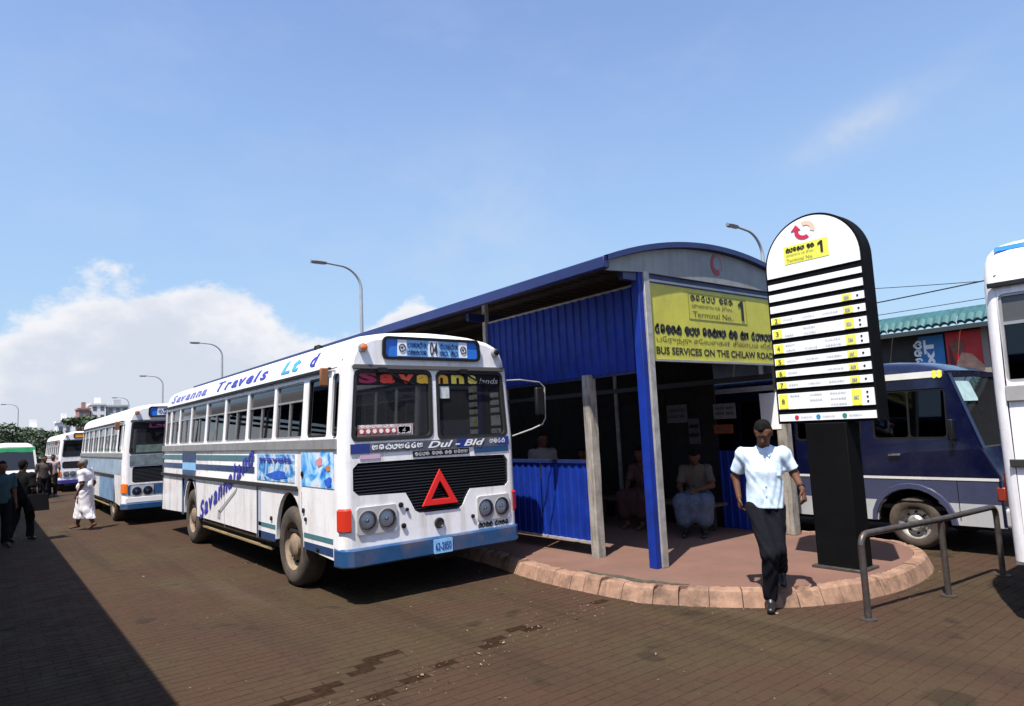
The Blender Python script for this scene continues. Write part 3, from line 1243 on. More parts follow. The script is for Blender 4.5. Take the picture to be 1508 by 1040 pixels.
def wheel(parent, x, y, r, side, wid=.27, rim=RIM, dual=False):
    """wheel with a dished rim, its outer face towards side (-1 = left)"""
    s = side
    m = MB()
    k = r / .5
    m.lathe([(.30 * k, 0), (.34 * k, -.015), (.42 * k, -.02), (.475 * k, 0), (.5 * k, .04), (.5 * k, wid - .04), (.475 * k, wid), (.30 * k, wid)], (0, 0, 0), 'x', 36, False)
    for i in range(36):
        a = 2 * math.pi * i / 36
        c = Vector((wid * .5, (r + .002) * math.cos(a), (r + .002) * math.sin(a)))
    m.v = [(x + (-s) * v[0], y + v[1], r + v[2]) for v in m.v]
    w = obj('wheel', m, TYRE, parent, smooth=40)
    m = MB()
    m.lathe([(.31 * k, .005), (.30 * k, .03), (.285 * k, .05), (.25 * k, .075), (.17 * k, .085), (.15 * k, .06), (.15 * k, .02), (.11 * k, -.005), (.0, -.012)], (0, 0, 0), 'x', 28, False)
    m.v = [(x + (-s) * v[0], y + v[1], r + v[2]) for v in m.v]
    obj('rim', m, rim, w, smooth=30)
    m = MB()
    for i in range(8):
        a = 2 * math.pi * i / 8
        m.lathe([(.0, .0), (.018 * k, .0), (.018 * k, .03), (.024 * k, .04)], (.045, .205 * k * math.cos(a), .205 * k * math.sin(a)), 'x', 8)
    m.v = [(x + (-s) * v[0], y + v[1], r + v[2]) for v in m.v]
    obj('wheel_nut', m, UNDER, w, smooth=0)
    return w


def make_bus(loc, label, group, L=YREAR, kz=1.0, bw=1.0, style='main', livery=None, sink=0.0):
    root = empty('bus', (loc[0], loc[1], loc[2] + sink), 0, label, 'bus', group)
    lv = dict(body=WHITE, band=ALU, bumper=BLUE, roof=WHITE)
    lv.update(livery or {})

    def Z(z):
        return z * kz

    def sf(s):
        return lambda u, v, w: (s * (W2 - tumble(v) + w), u, Z(v))

    def ff(u, v, w):
        k = (W2 - tumble(v)) / W2
        return (u * k, -w, Z(v))
    RC = .11
    wy = (1.64, L - 2.67)
    wr = .5
    # ---- body shell: two sides, front, rear, corners
    body = MB()
    pill = [1.12, 2.26, 3.48, 4.72, 5.92, 7.08, 8.06, 8.86]
    pill = [p for p in pill if p < L - .4] + [L - (.20 if style != 'right' else .075)]
    wins = [(.42, 1.04)] + [(pill[i] + .045 + (.05 if i == 0 else 0), pill[i + 1] - .045) for i in range(len(pill) - 1)]
    arch = .60

    def arch_pts(yc):
        z0 = .48
        a0 = math.asin((z0 - wr) / arch) if abs(z0 - wr) < arch else 0
        out = []
        for i in range(15):
            a = math.pi - a0 - (math.pi - 2 * a0) * i / 14
            out.append((yc + arch * .82 * math.cos(a), wr + .06 + (arch + .02) * math.sin(a)))
        return out
    for s in (-1, 1):
        low = [(RC, .48)]
        for yc in wy:
            low += arch_pts(yc)
        low += [(L - RC, .48)]
        outer = low + [(L - RC, 2.66), (RC, 2.66)]
        holes = [rr(a, b, 1.86, 2.57, .045, 3) for (a, b) in wins] + [rr(RC + .015, .315, 1.84, 2.58, .05, 3)]
        body.plate(outer, holes, .05, sf(s))
        # rounded corners, front and rear
        for (yc, yd) in ((RC, 1), (L - RC, -1)):
            rows = []
            for v in (.48, 1.0, 1.78, 2.2, 2.66):
                row = []
                for t in range(7):
                    a = R(90 * t / 6)
                    row.append((s * (W2 - tumble(v) - RC + RC * math.cos(a)), yc - yd * RC * math.sin(a), Z(v)))
                rows.append(row)
            body.grid(rows)
    # roof with rounded front and rear domes
    prof = [(-1.163, 2.655), (-1.15, 2.76), (-1.10, 2.88), (-1.02, 2.96), (-.88, 3.02), (-.6, 3.07), (-.3, 3.092), (0, 3.10)]
    prof = prof + [(-a, b) for (a, b) in prof[-2::-1]]

    def shrink(k):
        return [(a * (1 - k * .10) if abs(a) > .9 else a * (1 - k * .08), b - k * .085 * max(0, (b - 2.655) / .445)) for (a, b) in prof]
    rows = []
    for (y, k) in ((0, 1), (.02, .62), (.06, .34), (.12, .13), (.22, 0), (L - .22, 0), (L - .12, .13), (L - .06, .34), (L - .02, .62), (L, 1)):
        rows.append([(a, y, Z(b)) for (a, b) in shrink(k)])
    body.grid(rows)
    arch_top = [(a, b) for (a, b) in shrink(1)]
    ub = W2 - RC
    fo = [(-ub, .44), (ub, .44), (ub, 1.78), (ub, 2.655)] + [(a * W2 / (W2 - tumble(b)), b) for (a, b) in arch_top[::-1][0:]] + [(-ub, 2.655), (-ub, 1.78)]
    # keep only the arch strictly above the shoulder
    wsL, wsR = rr(-1.09, -.042, 1.80, 2.60, .07), rr(.042, 1.09, 1.77, 2.60, .07)
    holes = [wsL, wsR]
    if style == 'main' or style == 'last':
        gx = [(-1.02, 1.19), (-.43, 1.17), (-.36, 1.05), (-.31, .955), (-.25, .92), (.29, .91), (.36, .945), (.41, 1.04), (.48, 1.14), (1.03, 1.13), (1.085, 1.18), (1.085, 1.46), (1.03, 1.53), (0, 1.55), (-1.02, 1.55), (-1.085, 1.49), (-1.085, 1.25)]
    else:
        gx = rr(-1.02, 1.02, 1.06, 1.47, .07)
    holes.append(gx)
    body.plate(fo, holes, .05, ff)
    # rear panel with one wide window
    def rf(u, v, w):
        k = (W2 - tumble(v)) / W2
        return (-u * k, L + w, Z(v))
    rwin = rr(-.95, .95, 1.9, 2.5, .09)
    body.plate(fo, [rwin], .05, rf)
    b = obj('body', body, lv['body'], root, smooth=40)
    # ---- dark chassis, floor, interior
    m = MB()
    m.box(-.80, .80, .25, L - .25, Z(.38), Z(.62))
    m.box(-W2 + .07, W2 - .07, .08, L - .08, Z(.66), Z(.70))
    m.bar((-W2 + .3, wy[0], wr), (W2 - .3, wy[0], wr), .14)
    m.bar((-W2 + .3, wy[1], wr), (W2 - .3, wy[1], wr), .2)
    m.box(-.45, .45, .3, 1.3, Z(.42), Z(1.2))
    obj('chassis', m, UNDER, root, smooth=0)
    m = MB()
    m.box(-W2 + .06, W2 - .06, .12, .55, Z(1.42), Z(1.72))
    m.box(-W2 + .08, W2 - .08, .10, L - .10, Z(2.72), Z(2.735))
    obj('dashboard', m, INNER, root, smooth=0, bevel=.02)
    m = MB()
    m.tube([(-.62 + .0 + .22 * math.cos(R(a)), .62 + .1 * math.sin(R(a)), Z(1.72) + .2 * math.sin(R(a))) for a in range(0, 361, 20)], .016, 6)
    obj('steering_wheel', m, BLACK, root)
    sm_ = MB()
    for x0 in (-1.10, .20):
        sm_.box(x0, x0 + .86, 0, .42, Z(1.02), Z(1.14))
        sm_.box(x0, x0 + .86, .34, .46, Z(1.10), Z(1.83))
    first = None
    y = 2.0
    while y < L - .8:
        if first is None:
            o = obj('seat_row', sm_, SEATM, root, bevel=.04)
            o.location = (0, y, 0)
            first = o
        else:
            o = first.copy()
            C.objects.link(o)
            o.parent = root
            o.location = (0, y, 0)
        y += .78
    o = first.copy()
    C.objects.link(o)
    o.parent = root
    o.location = (0, .85, .05)
    # ---- windows
    for s in (-1, 1):
        f = sf(s)
        m = MB()
        m.sheet(rr(RC + .01, .32, 1.835, 2.585, .05, 3), f, -.025)
        obj('corner_window', m, DARKGLASS, root, smooth=0)
        for i, (a, c) in enumerate(wins):
            m = MB()
            if i == 0:
                m.sheet(rect(a - .01, c + .01, 1.85, 2.58), f, -.03)
                w = obj('window', m, GLASS, root, smooth=0)
                fr = MB()
                fr.plate(rr(a - .004, c + .004, 1.856, 2.574, .05, 3), [rr(a + .022, c - .022, 1.885, 2.545, .04, 3)], .03, lambda u, v, q: f(u, v, q - .012))
                obj('window_frame', fr, BLACK, w, smooth=0)
                continue
            m.sheet(rect(a - .01, c + .01, 1.85, 2.33), f, -.034)
            w = obj('window', m, GLASS, root, smooth=0)
            m = MB()
            m.sheet(rect(a - .01, c + .01, 2.33, 2.58), f, -.030)
            obj('upper_pane', m, UPPERGLASS, w, smooth=0)
            fr = MB()
            mid = (a + c) / 2
            fr.plate(rect(a, c, 1.86, 2.57), [rect(a + .022, mid - .012, 1.885, 2.32), rect(mid + .012, c - .022, 1.885, 2.32), rect(a + .022, c - .022, 2.345, 2.55)], .03, lambda u, v, q: f(u, v, q - .014))
            obj('window_frame', fr, ALU, w, smooth=0)
    # ---- trim along the sides
    for s in (-1, 1):
        f = sf(s)
        m = MB()
        m.plate(rect(.0 + RC, L - RC, 1.715, 1.835), [], .02, lambda u, v, w: f(u, v, w + .022))
        obj('belt_band', m, lv['band'], root, smooth=0, bevel=.006)
        m = MB()
        m.plate(rect(.34, L - .06, 2.625, 2.665), [], .03, lambda u, v, w: f(u, v, w + .045))
        obj('rain_gutter', m, BLACK, root, smooth=0, bevel=.006)
        m = MB()
        m.plate(rect(1.30, L - .08, 1.205, 1.265), [], .02, lambda u, v, w: f(u, v, w + .03))
        obj('rub_rail', m, RUBBER, root, smooth=0, bevel=.006)
        for (z0, z1) in ((.46, .49), (.36, .39)):
            m = MB()
            m.box(s * (W2 - .06) - .02, s * (W2 - .06) + .02, 2.45, wy[1] - .75, Z(z0), Z(z1))
            obj('side_guard', m, mat('dusty_guard_rail', (.24, .17, .08), .8, var=.3), root, smooth=0)
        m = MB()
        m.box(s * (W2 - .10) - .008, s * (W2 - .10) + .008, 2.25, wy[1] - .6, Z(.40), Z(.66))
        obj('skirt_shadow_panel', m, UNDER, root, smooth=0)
        for yc in wy:
            wheel(root, s * (W2 - .04), yc, wr, s)
            # arch liner
            m = MB()
            rows = []
            for t in range(13):
                a = math.pi * t / 12
                yy_, zz = yc + arch * .86 * math.cos(a), wr + .07 + (arch + .03) * math.sin(a)
                rows.append([(s * (W2 - .045), yy_, zz), (s * (W2 - .42), yy_, zz)])
            m.grid(rows)
            m.grid([[(s * (W2 - .42), yc - .55, .4), (s * (W2 - .42), yc + .55, .4)], [(s * (W2 - .42), yc - .55, 1.2), (s * (W2 - .42), yc + .55, 1.2)]])
            obj('wheel_arch', m, UNDER, root, smooth=0)
    # ---- front
    m = MB()
    m.plate(rr(-W2 + .09, W2 - .09, 2.615, 2.668, .02, 2), [], .03, lambda u, v, w: ff(u, v, w + .03))
    obj('front_gutter', m, mat('grimy_trim', (.10, .095, .09), .6), root, smooth=0, bevel=.006)
    for (pn, hole, u0, u1) in (('left', wsL, -1.09, -.042), ('right', wsR, .042, 1.09)):
        v0 = 1.80 if u0 < 0 else 1.77
        m = MB()
        m.sheet(rr(u0 - .01, u1 + .01, v0 - .01, 2.61, .07), ff, -.03)
        ws = obj('windscreen', m, SCREEN, root, smooth=0)
        m = MB()
        m.plate(rr(u0 - .012, u1 + .012, v0 - .012, 2.612, .08), [rr(u0 + .028, u1 - .028, v0 + .028, 2.572, .06)], .035, lambda u, v, w: ff(u, v, w + .008))
        obj('windscreen_seal', m, RUBBER, ws, smooth=0)
        m = MB()
        m.sheet(rect(u0 + .01, u1 - .01, 2.43, 2.60), ff, -.024)
        obj('sun_band', m, BLACK, ws, smooth=0)
        # wiper hanging from the gutter
        c = (u0 + u1) / 2 - .15
        m = MB()
        m.box(c - .05, c + .05, -.07, -.03, Z(2.575), Z(2.63))
        m.tube([ff(c, 2.59, .06), ff(c + .22, 2.50, .02), ff(c + .42, 2.44, .012)], .011, 6)
        obj('wiper', m, BLACK, root)
    m = MB()
    gdeep = .055
    m.sheet([(u, v) for (u, v) in gx], ff, -gdeep)
    gb = obj('grille', m, mat('grille_back', (.004, .004, .004), .9), root, smooth=0)
    slat = mat('black_grille_slat', (.010, .010, .011), .35)
    us = [p[0] for p in gx]
    z = min(p[1] for p in gx) + .03
    while z < max(p[1] for p in gx) - .01:
        # slat length: the outline's width at this height
        xs_ = []
        for i in range(len(gx)):
            (a, c), (d, e) = gx[i], gx[(i + 1) % len(gx)]
            if (c - z) * (e - z) < 0:
                xs_.append(a + (d - a) * (z - c) / (e - c))
        if len(xs_) >= 2:
            m = MB()
            a, d = min(xs_) + .012, max(xs_) - .012
            v = [ff(a, z, -.012), ff(d, z, -.012), ff(d, z - .016, -.04), ff(a, z - .016, -.04), ff(a, z - .010, -.006), ff(d, z - .010, -.006)]
            m.add(v, [(0, 1, 2, 3), (4, 5, 1, 0), (3, 2, 5, 4), (0, 3, 4), (1, 5, 2)])
            obj('grille_slat', m, slat, gb, smooth=0)
        z += .034
    # lamps in pairs on pale panels
    drop = {'main': 0, 'second': -.06, 'last': 0, 'right': 0}[style]
    for s, u0, u1, z0, z1 in ((-1, -1.05, -.56, .76, 1.06), (1, .57, 1.07, .73, 1.03)):
        lz = (z0 + z1) / 2 + drop
        m = MB()
        m.plate(rr(u0, u1, z0 + drop, z1 + drop, .03, 3), [circ(u0 + .125, lz, .103), circ(u1 - .125, lz, .103)], .02, lambda u, v, w: ff(u, v, w + .02))
        lp = obj('lamp_panel', m, mat('lamp_panel_grey', (.42, .41, .41), .45, var=.1), root, smooth=0)
        for cu_ in (u0 + .125, u1 - .125):
            c = Vector(ff(cu_, lz, 0))
            m = MB()
            m.lathe([(.0, .055), (.05, .045), (.085, .015), (.098, -.018)], c, 'y', 22, False)
            hl = obj('headlight', m, mat('headlight_reflector', (.16, .16, .16), .2, 1.0), lp)
            m = MB()
            m.lathe([(0, -.028), (.022, -.018), (.03, 0), (.03, .05)], c, 'y', 12, False)
            obj('bulb_shield', m, CHROME, hl)
            m = MB()
            m.lathe([(.098, -.016), (.095, -.026), (.06, -.042), (.0, -.05)], c, 'y', 22, False)
            obj('headlight_lens', m, LENS, hl)
            m = MB()
            m.lathe([(.098, -.012), (.112, -.012), (.112, -.030), (.098, -.030)], c, 'y', 22, False)
            obj('headlight_rim', m, CHROME, hl)
    for s in (-1, 1):
        m = MB()
        rows = []
        for v in (.80, .82, .95, 1.04, 1.06):
            bul = .028 if .81 < v < 1.05 else .004
            row = []
            for t in range(7):
                a = R(10 + 75 * t / 6)
                q = RC + bul
                row.append((s * (W2 - RC + q * math.cos(a)), RC - q * math.sin(a), Z(v)))
            rows.append(row)
        m.grid(rows)
        obj('indicator', m, AMBER if style != 'main' else REDLENS, root)
    # bumper
    m = MB()
    bz0, bz1 = (.42, .625) if style != 'second' else (.40, .56)
    pth = [(-W2 - .015, .20), (-W2 + .0, .02), (-W2 + .10, -.075), (W2 - .10, -.075), (W2 - .0, .02), (W2 + .015, .20)]
    rows = []
    for (zz, off) in ((bz0, .03), (bz0 + .02, 0), (bz1 - .02, 0), (bz1, .03)):
        rows.append([(x * (1 - off * .4), y + off * .8, Z(zz)) for (x, y) in pth])
    rows.append([(x * .97, y + .1, Z(bz1)) for (x, y) in pth])
    m.grid(rows)
    m.grid([rows[0], [(x * .97, y + .1, Z(bz0)) for (x, y) in pth]])
    bp = obj('bumper', m, lv['bumper'], root, smooth=30)

    def bf(u, v, w):
        return (u, -.076 - w, Z(v))
    m = MB()
    m.plate(rr(-.12, .14, .435, .60, .01, 2), [], .008, lambda u, v, w: bf(u, v, w + .01))
    npl = obj('number_plate', m, LIGHTB, bp, smooth=0)
    m = MB()
    letters(m, '62-2850' if style == 'main' else '63-1024', (-.10, .12, .47, .565), bf, w=.014, bold=.02)
    obj('lettering', m, mat('plate_ink', (.02, .06, .30), .5), npl, smooth=0)
    # roof marker lamps
    for s in (-1, 1):
        c = Vector((s * .94, -.005, Z(2.86)))
        m = MB()
        m.lathe([(.052, .02), (.055, -.02), (.045, -.05)], c, 'y', 14)
        q = obj('marker_lamp', m, ALU, root)
        m = MB()
        m.lathe([(.040, -.05), (.032, -.068), (0, -.075)], c, 'y', 14)
        obj('marker_lens', m, AMBER if s < 0 else BLACK, q)
    # destination board
    m = MB()
    m.plate(rr(-.74, .74, 2.735, 3.01, .07, 4), [rr(-.70, .70, 2.765, 2.985, .05, 4)], .03, lambda u, v, w: ff(u, v, w + .035))
    db = obj('destination_board', m, BLACK, root, smooth=0)
    m = MB()
    m.plate(rr(-.705, .705, 2.76, 2.99, .055, 4), [], .01, lambda u, v, w: ff(u, v, w + .014))
    obj('board_panel', m, lv.get('dest', SKYB), db, smooth=0)
    if style != 'last':
        m = MB()
        m.sheet(rect(-.53, .53, 2.775, 2.975), ff, .019)
        obj('route_blind', m, LIGHTB if style == 'main' else CLEANWHITE, db, smooth=0)
        m = MB()
        for (a, c) in ((-.53, -.40), (.40, .53), (-.075, .075)):
            m.sheet(rect(a, c, 2.778, 2.972), ff, .024)
        obj('route_blind', m, CLEANWHITE, db, smooth=0)
        m = MB()
        letters(m, '04' if style == 'main' else '4', (-.06, .06, 2.79, 2.96), ff, w=.030, bold=.02)
        for (a, sd) in ((-.465, 1), (.465, 2)):
            m.plate(circ(a, 2.875, .05, 16), [circ(a, 2.875, .036, 16)], .003, lambda u, v, w: ff(u, v, w + .031))
            m.sheet(circ(a, 2.875, .014, 8), ff, .029)
        obj('lettering', m, mat('route_ink', (.03, .04, .07), .5), db, smooth=0)
        m = MB()
        script(m, [5], (-.385, -.10, 2.885, 2.945), ff, w=.026, thick=.34, seed=21)
        script(m, [7], (-.385, -.10, 2.80, 2.85), ff, w=.026, thick=.34, seed=22)
        script(m, [5], (.10, .385, 2.88, 2.94), ff, w=.026, thick=.34, seed=23)
        script(m, [2, 2], (.10, .385, 2.795, 2.855), ff, w=.026, thick=.34, seed=24)
        obj('lettering', m, mat('route_blue_ink', (.03, .10, .30), .5), db, smooth=0)
    # mirrors on bent tube brackets
    for s in (-1, 1):
        if s > 0:
            m = MB()
            m.tube([(s * 1.14, .02, Z(2.50)), (s * 1.32, -.04, Z(2.505)), (s * 1.62, -.09, Z(2.47)), (s * 1.70, -.10, Z(2.40)), (s * 1.69, -.10, Z(1.98)), (s * 1.64, -.09, Z(1.90)), (s * 1.48, -.05, Z(1.84)), (s * 1.20, .02, Z(1.76))], .010, 8)
            br = obj('mirror_bracket', m, STEEL, root)
            m = MB()
            m.box(s * 1.60 - .07, s * 1.60 + .07, -.13, -.07, Z(2.02), Z(2.40))
            obj('mirror', m, BLACK, br, bevel=.02)
        else:
            m = MB()
            m.tube([(-1.165, .26, Z(2.62)), (-1.30, .22, Z(2.60)), (-1.34, .20, Z(2.52))], .012, 8)
            br = obj('mirror_bracket', m, STEEL, root)
            m = MB()
            m.box(-1.37, -1.27, .18, .22, Z(2.43), Z(2.64))
            obj('mirror', m, mat('brown_mirror_back', (.22, .085, .025), .55, var=.2), br, bevel=.015)
    # rear lamps and rear screen
    m = MB()
    m.sheet(rr(-.96, .96, 1.89, 2.51, .09), rf, -.03)
    obj('rear_window', m, DARKGLASS, root, smooth=0)
    for s in (-1, 1):
        m = MB()
        m.box(s * 1.0 - .08, s * 1.0 + .08, L, L + .03, Z(.9), Z(1.15))
        obj('tail_lamp', m, REDLENS, root, bevel=.01)
    return root, sf(-1), ff, Z


BUS_GROUP = 'white buses queued nose to tail along the platform'


def stripes(root, f, rects, m):
    for (a, b, c, d) in rects:
        q = MB()
        q.sheet(rect(a, b, c, d), f, .0045)
        obj('stripe', q, m, root, smooth=0)


# ---- the near bus
bus, S, F, Z = make_bus((4.34, 7.13, 0), 'nearest white bus with red triangle on its black grille and route 04 board', BUS_GROUP)
stripes(bus, S, [(3.05, 6.5, 1.56, 1.645), (7.6, 9.46, 1.56, 1.645), (.25, 1.12, .665, .72), (2.16, 2.86, .665, .72)], TEAL)
stripes(bus, S, [(3.05, 6.5, 1.385, 1.48), (7.6, 9.46, 1.385, 1.48), (.25, 1.12, .525, .615), (2.16, 2.86, .50, .60), (6.53, 7.58, 1.50, 1.69), (2.87, 2.93, .5, 1.20)], NAVY)
stripes(bus, S, [(7.42, 7.58, .5, 1.20), (6.53, 7.58, 1.27, 1.36)], BLUE)
stripes(bus, S, [(6.53, 7.58, 1.36, 1.50)], LIGHTB)
stripes(bus, S, [(2.75, 2.87, .5, 1.20)], mat('pale_grey_stripe', (.42, .44, .52), .4))
# blue column over the rear arch
q = MB()
ya = [(6.53, 1.19), (7.58, 1.19)] + [(6.90 + .54 * math.cos(a), .56 + .66 * math.sin(a)) for a in [R(t) for t in range(25, 156, 13)]]
q.sheet(ya, S, .0045)
obj('stripe', q, NAVY, bus, smooth=0)
# picture panels on the flank and by the door
def print_mat(name, cols_, scale, off):
    m = bpy.data.materials.new(name)
    m.use_nodes = True
    N, L = m.node_tree.nodes, m.node_tree.links
    g = N.new('ShaderNodeNewGeometry')
    mp = N.new('ShaderNodeMapping')
    mp.inputs['Location'].default_value = off
    L.new(g.outputs['Position'], mp.inputs[0])
    n = N.new('ShaderNodeTexNoise')
    n.inputs['Scale'].default_value = scale
    n.inputs['Detail'].default_value = 3
    n.inputs['Distortion'].default_value = 1.2
    L.new(mp.outputs[0], n.inputs[0])
    r = N.new('ShaderNodeValToRGB')
    L.new(n.outputs[0], r.inputs[0])
    e = r.color_ramp.elements
    for i, (p, c) in enumerate(cols_):
        q = e[i] if i < 2 else e.new(p)
        q.position = p
        q.color = c + (1,)
    L.new(r.outputs[0], N['Principled BSDF'].inputs['Base Color'])
    N['Principled BSDF'].inputs['Roughness'].default_value = .45
    return m


def picture(a, b, c, d, base, blobs, seed):
    q = MB()
    q.sheet(rect(a, b, c, d), S, .005)
    p = obj('picture_panel', q, base, bus, smooth=0)
    for (u, v, ru, rv, m_) in blobs:
        q = MB()
        q.sheet([(u + ru * math.cos(t) * (1 + .25 * math.sin(3 * t + seed)), v + rv * math.sin(t) * (1 + .2 * math.cos(2 * t + seed))) for t in [2 * math.pi * i / 22 for i in range(22)]], S, .0095 + .0006 * len(p.children))
        obj('picture_shape', q, m_, p, smooth=0)
    return p


PINK = mat('print_pink', (.62, .25, .28), .5, var=.2, scale=20)
PALE = mat('print_pale_blue', (.45, .68, .85), .5, var=.2, scale=9)
DEEP = mat('print_deep_blue', (.02, .10, .52), .5, var=.3, scale=9)
AD1 = print_mat('advert_print_sky', [(.30, (.015, .10, .50)), (.72, (.80, .84, .88)), (.42, (.03, .28, .72)), (.50, (.30, .58, .82)), (.60, (.62, .76, .86)), (.66, (.66, .40, .42))], 2.6, (.3, .8, .25))
AD2 = print_mat('advert_print_line', [(.32, (.02, .07, .36)), (.74, (.78, .80, .82)), (.44, (.04, .24, .56)), (.52, (.22, .42, .62)), (.60, (.62, .70, .76)), (.67, (.30, .34, .40))], 5.0, (2.3, .1, .7))
picture(.20, 1.19, 1.275, 1.69, AD1, [(.34, 1.50, .06, .035, mat('print_orange', (.6, .18, .04), .5)), (.60, 1.57, .09, .055, PINK), (.34, 1.345, .10, .06, DEEP)], 1.2)
picture(1.42, 2.92, 1.30, 1.66, AD2, [(2.05, 1.385, .40, .05, DEEP)], 2.1)
q = MB()
letters(q, 'travels', (2.80, 1.50, 1.555, 1.635), S, w=.016, bold=.03)
obj('lettering', q, VIOLET, bus, smooth=0)
# slanting name along the flank (runs from the rear, low, up to the front)
dv = Vector((3.05 - 6.15, 1.60 - .56, 0))
ln = dv.length
dn = dv.normalized()
up_ = Vector((0.0, 1.0, 0))


def slant(u, v, w):
    return S(6.15 + dn.x * u, .56 + dn.y * u + v, w)


letter_objs('Savannaland', (0, ln, -.07, .24), slant, VIOLET, bus, shear=.15, bold=.03, w=.0125)
q = MB()
q.sheet([(4.95, .73), (4.85, .70), (3.95, 1.08), (3.9, 1.15)], S, .006)
q.sheet([(5.0, .60), (4.86, .60), (4.84, .73), (4.97, .75)], S, .006)
obj('picture_shape', q, mat('grey_swash', (.34, .32, .34), .5), bus, smooth=0)
# name on the roof cove
COVE = [(-1.163, 2.655), (-1.15, 2.76), (-1.10, 2.88), (-1.02, 2.96), (-.88, 3.02)]


def cove(u, v, w):
    t = v * (len(COVE) - 1)
    i = min(int(t), len(COVE) - 2)
    k = t - i
    a, b = Vector(COVE[i]), Vector(COVE[i + 1])
    p = a.lerp(b, k)
    n = Vector((-(b - a).y, (b - a).x)).normalized()
    return (p.x + n.x * w, u, p.y + n.y * w)


KN = (.25, .5, .75)
letter_objs('Savanna', (9.0, 6.1, .18, .54), cove, mat('faded_violet_lettering', (.13, .13, .42), .45), bus, shear=.25, bold=.03, w=.006, cuts=KN)
letter_objs('Travels', (5.4, 2.7, .18, .56), cove, VIOLET, bus, shear=.25, bold=.035, w=.006, cuts=KN)
letter_objs('d', (1.05, .82, .18, .56), cove, VIOLET, bus, shear=.25, bold=.035, w=.006, cuts=KN)
letter_objs('Lt', (2.1, 1.42, .18, .58), cove, mat('bright_cyan_print', (.05, .34, .70), .4), bus, shear=.25, bold=.035, w=.006, cuts=KN)
# windscreen name, red through yellow
cols = [(.42, .015, .07), (.92, .06, .04), (.95, .10, .03), (.98, .55, .04), (.90, .46, .04), (.98, .78, .10), (.98, .86, .20)]
xs_ = [(-1.03, -.79), (-.75, -.55), (-.50, -.28), (-.24, -.02), (.03, .23), (.28, .48), (.54, .69)]
for ch, c_, (a, b) in zip('Savanna', cols, xs_):
    q = MB()
    letters(q, ch, (a, b, 2.452, 2.585 if ch == 'S' else 2.562), F, bold=.05, w=-.016)
    obj('lettering', q, mat('windscreen_letter_%03d' % int(c_[1] * 1000), c_, .5), bus, smooth=0)
q = MB()
letters(q, 'lands', (.72, 1.04, 2.455, 2.525), F, shear=.3, w=-.016)
obj('lettering', q, mat('pale_script', (.62, .60, .56), .5), bus, smooth=0)
# sticker strip low in the left windscreen
q = MB()
q.sheet(rect(-1.02, -.30, 1.845, 1.975), F, -.018)
st = obj('windscreen_sticker', q, mat('sticker_pale', (.50, .36, .34), .5, var=.3, scale=30), bus, smooth=0)
q = MB()
q.sheet(rect(-1.02, -.52, 1.865, 1.93), F, -.0125)
obj('sticker_band', q, mat('sticker_red', (.42, .06, .05), .5), st, smooth=0)
q = MB()
for i in range(6):
    q.sheet(circ(-.97 + i * .082, 1.90, .026, 8), F, -.007)
script(q, [6], (-1.0, -.55, 1.945, 1.972), F, w=-.007, seed=31, thick=.3)
script(q, [7], (-.5, -.34, 1.87, 1.955), F, w=-.011, seed=32, thick=.3)
obj('lettering', q, CLEANWHITE, st, smooth=0)
q = MB()
q.sheet(rect(.10, .24, 2.27, 2.42), F, -.018)
obj('windscreen_sticker', q, mat('sticker_white', (.55, .58, .56), .5, var=.3, scale=25), bus, smooth=0)
# blue strip with white script below the windscreen
q = MB()
q.plate(rect(-1.11, 1.11, 1.655, 1.765), [], .01, lambda u, v, w: F(u, v, w + .011))
stp = obj('front_strip', q, mat('front_strip_grey', (.075, .085, .115), .5, var=.3, scale=9, dirt=(.16, .15, .11), dirt_amt=.8, dirt_scale=6), bus, smooth=0)
for (a, b) in ((-1.11, -.88), (.30, .50), (.93, 1.11)):
    q = MB()
    q.sheet(rect(a, b, 1.656, 1.764), F, .0125)
    obj('strip_end', q, mat('strip_end_blue', (.015, .035, .20), .4), stp, smooth=0)
q = MB()
letters(q, 'Dul - Bld', (-.12, .72, 1.672, 1.752), F, shear=.35, bold=.02, w=.019)
script(q, [8], (-.85, -.18, 1.69, 1.745), F, w=.016, seed=41, thick=.3)
script(q, [4], (.80, 1.05, 1.69, 1.745), F, w=.016, seed=42)
obj('lettering', q, CLEANWHITE, stp, smooth=0)
q = MB()
q.plate(rect(-.32, .48, 1.575, 1.645), [], .006, lambda u, v, w: F(u, v, w + .008))
stp = obj('name_strip', q, BLACK, bus, smooth=0)
q = MB()
script(q, [4, 3, 2, 4], (-.30, .46, 1.59, 1.632), F, w=.014, seed=43, thick=.26)
obj('lettering', q, PALEINK, stp, smooth=0)
q = MB()
q.plate(rect(.56, 1.10, 1.575, 1.648), [], .006, lambda u, v, w: F(u, v, w + .008))
obj('name_strip', q, BLUE, bus, smooth=0)
q = MB()
q.plate(rect(-1.0, -.75, 1.59, 1.64), [], .006, lambda u, v, w: F(u, v, w + .008))
obj('name_strip', q, mat('faded_pink_strip', (.62, .42, .55), .5), bus, smooth=0)
# red warning triangle
tri = [(.03 - .255, .99), (.03 + .255, .99), (.03, 1.415)]
cx_, cy_ = .03, 1.13
inn = [(cx_ + (a - cx_) * .50, cy_ + (b - cy_) * .50) for (a, b) in tri]
q = MB()
q.plate(tri, [inn], .02, lambda u, v, w: F(u, v, w + .026))
obj('warning_triangle', q, RED, bus, smooth=0, bevel=.006)
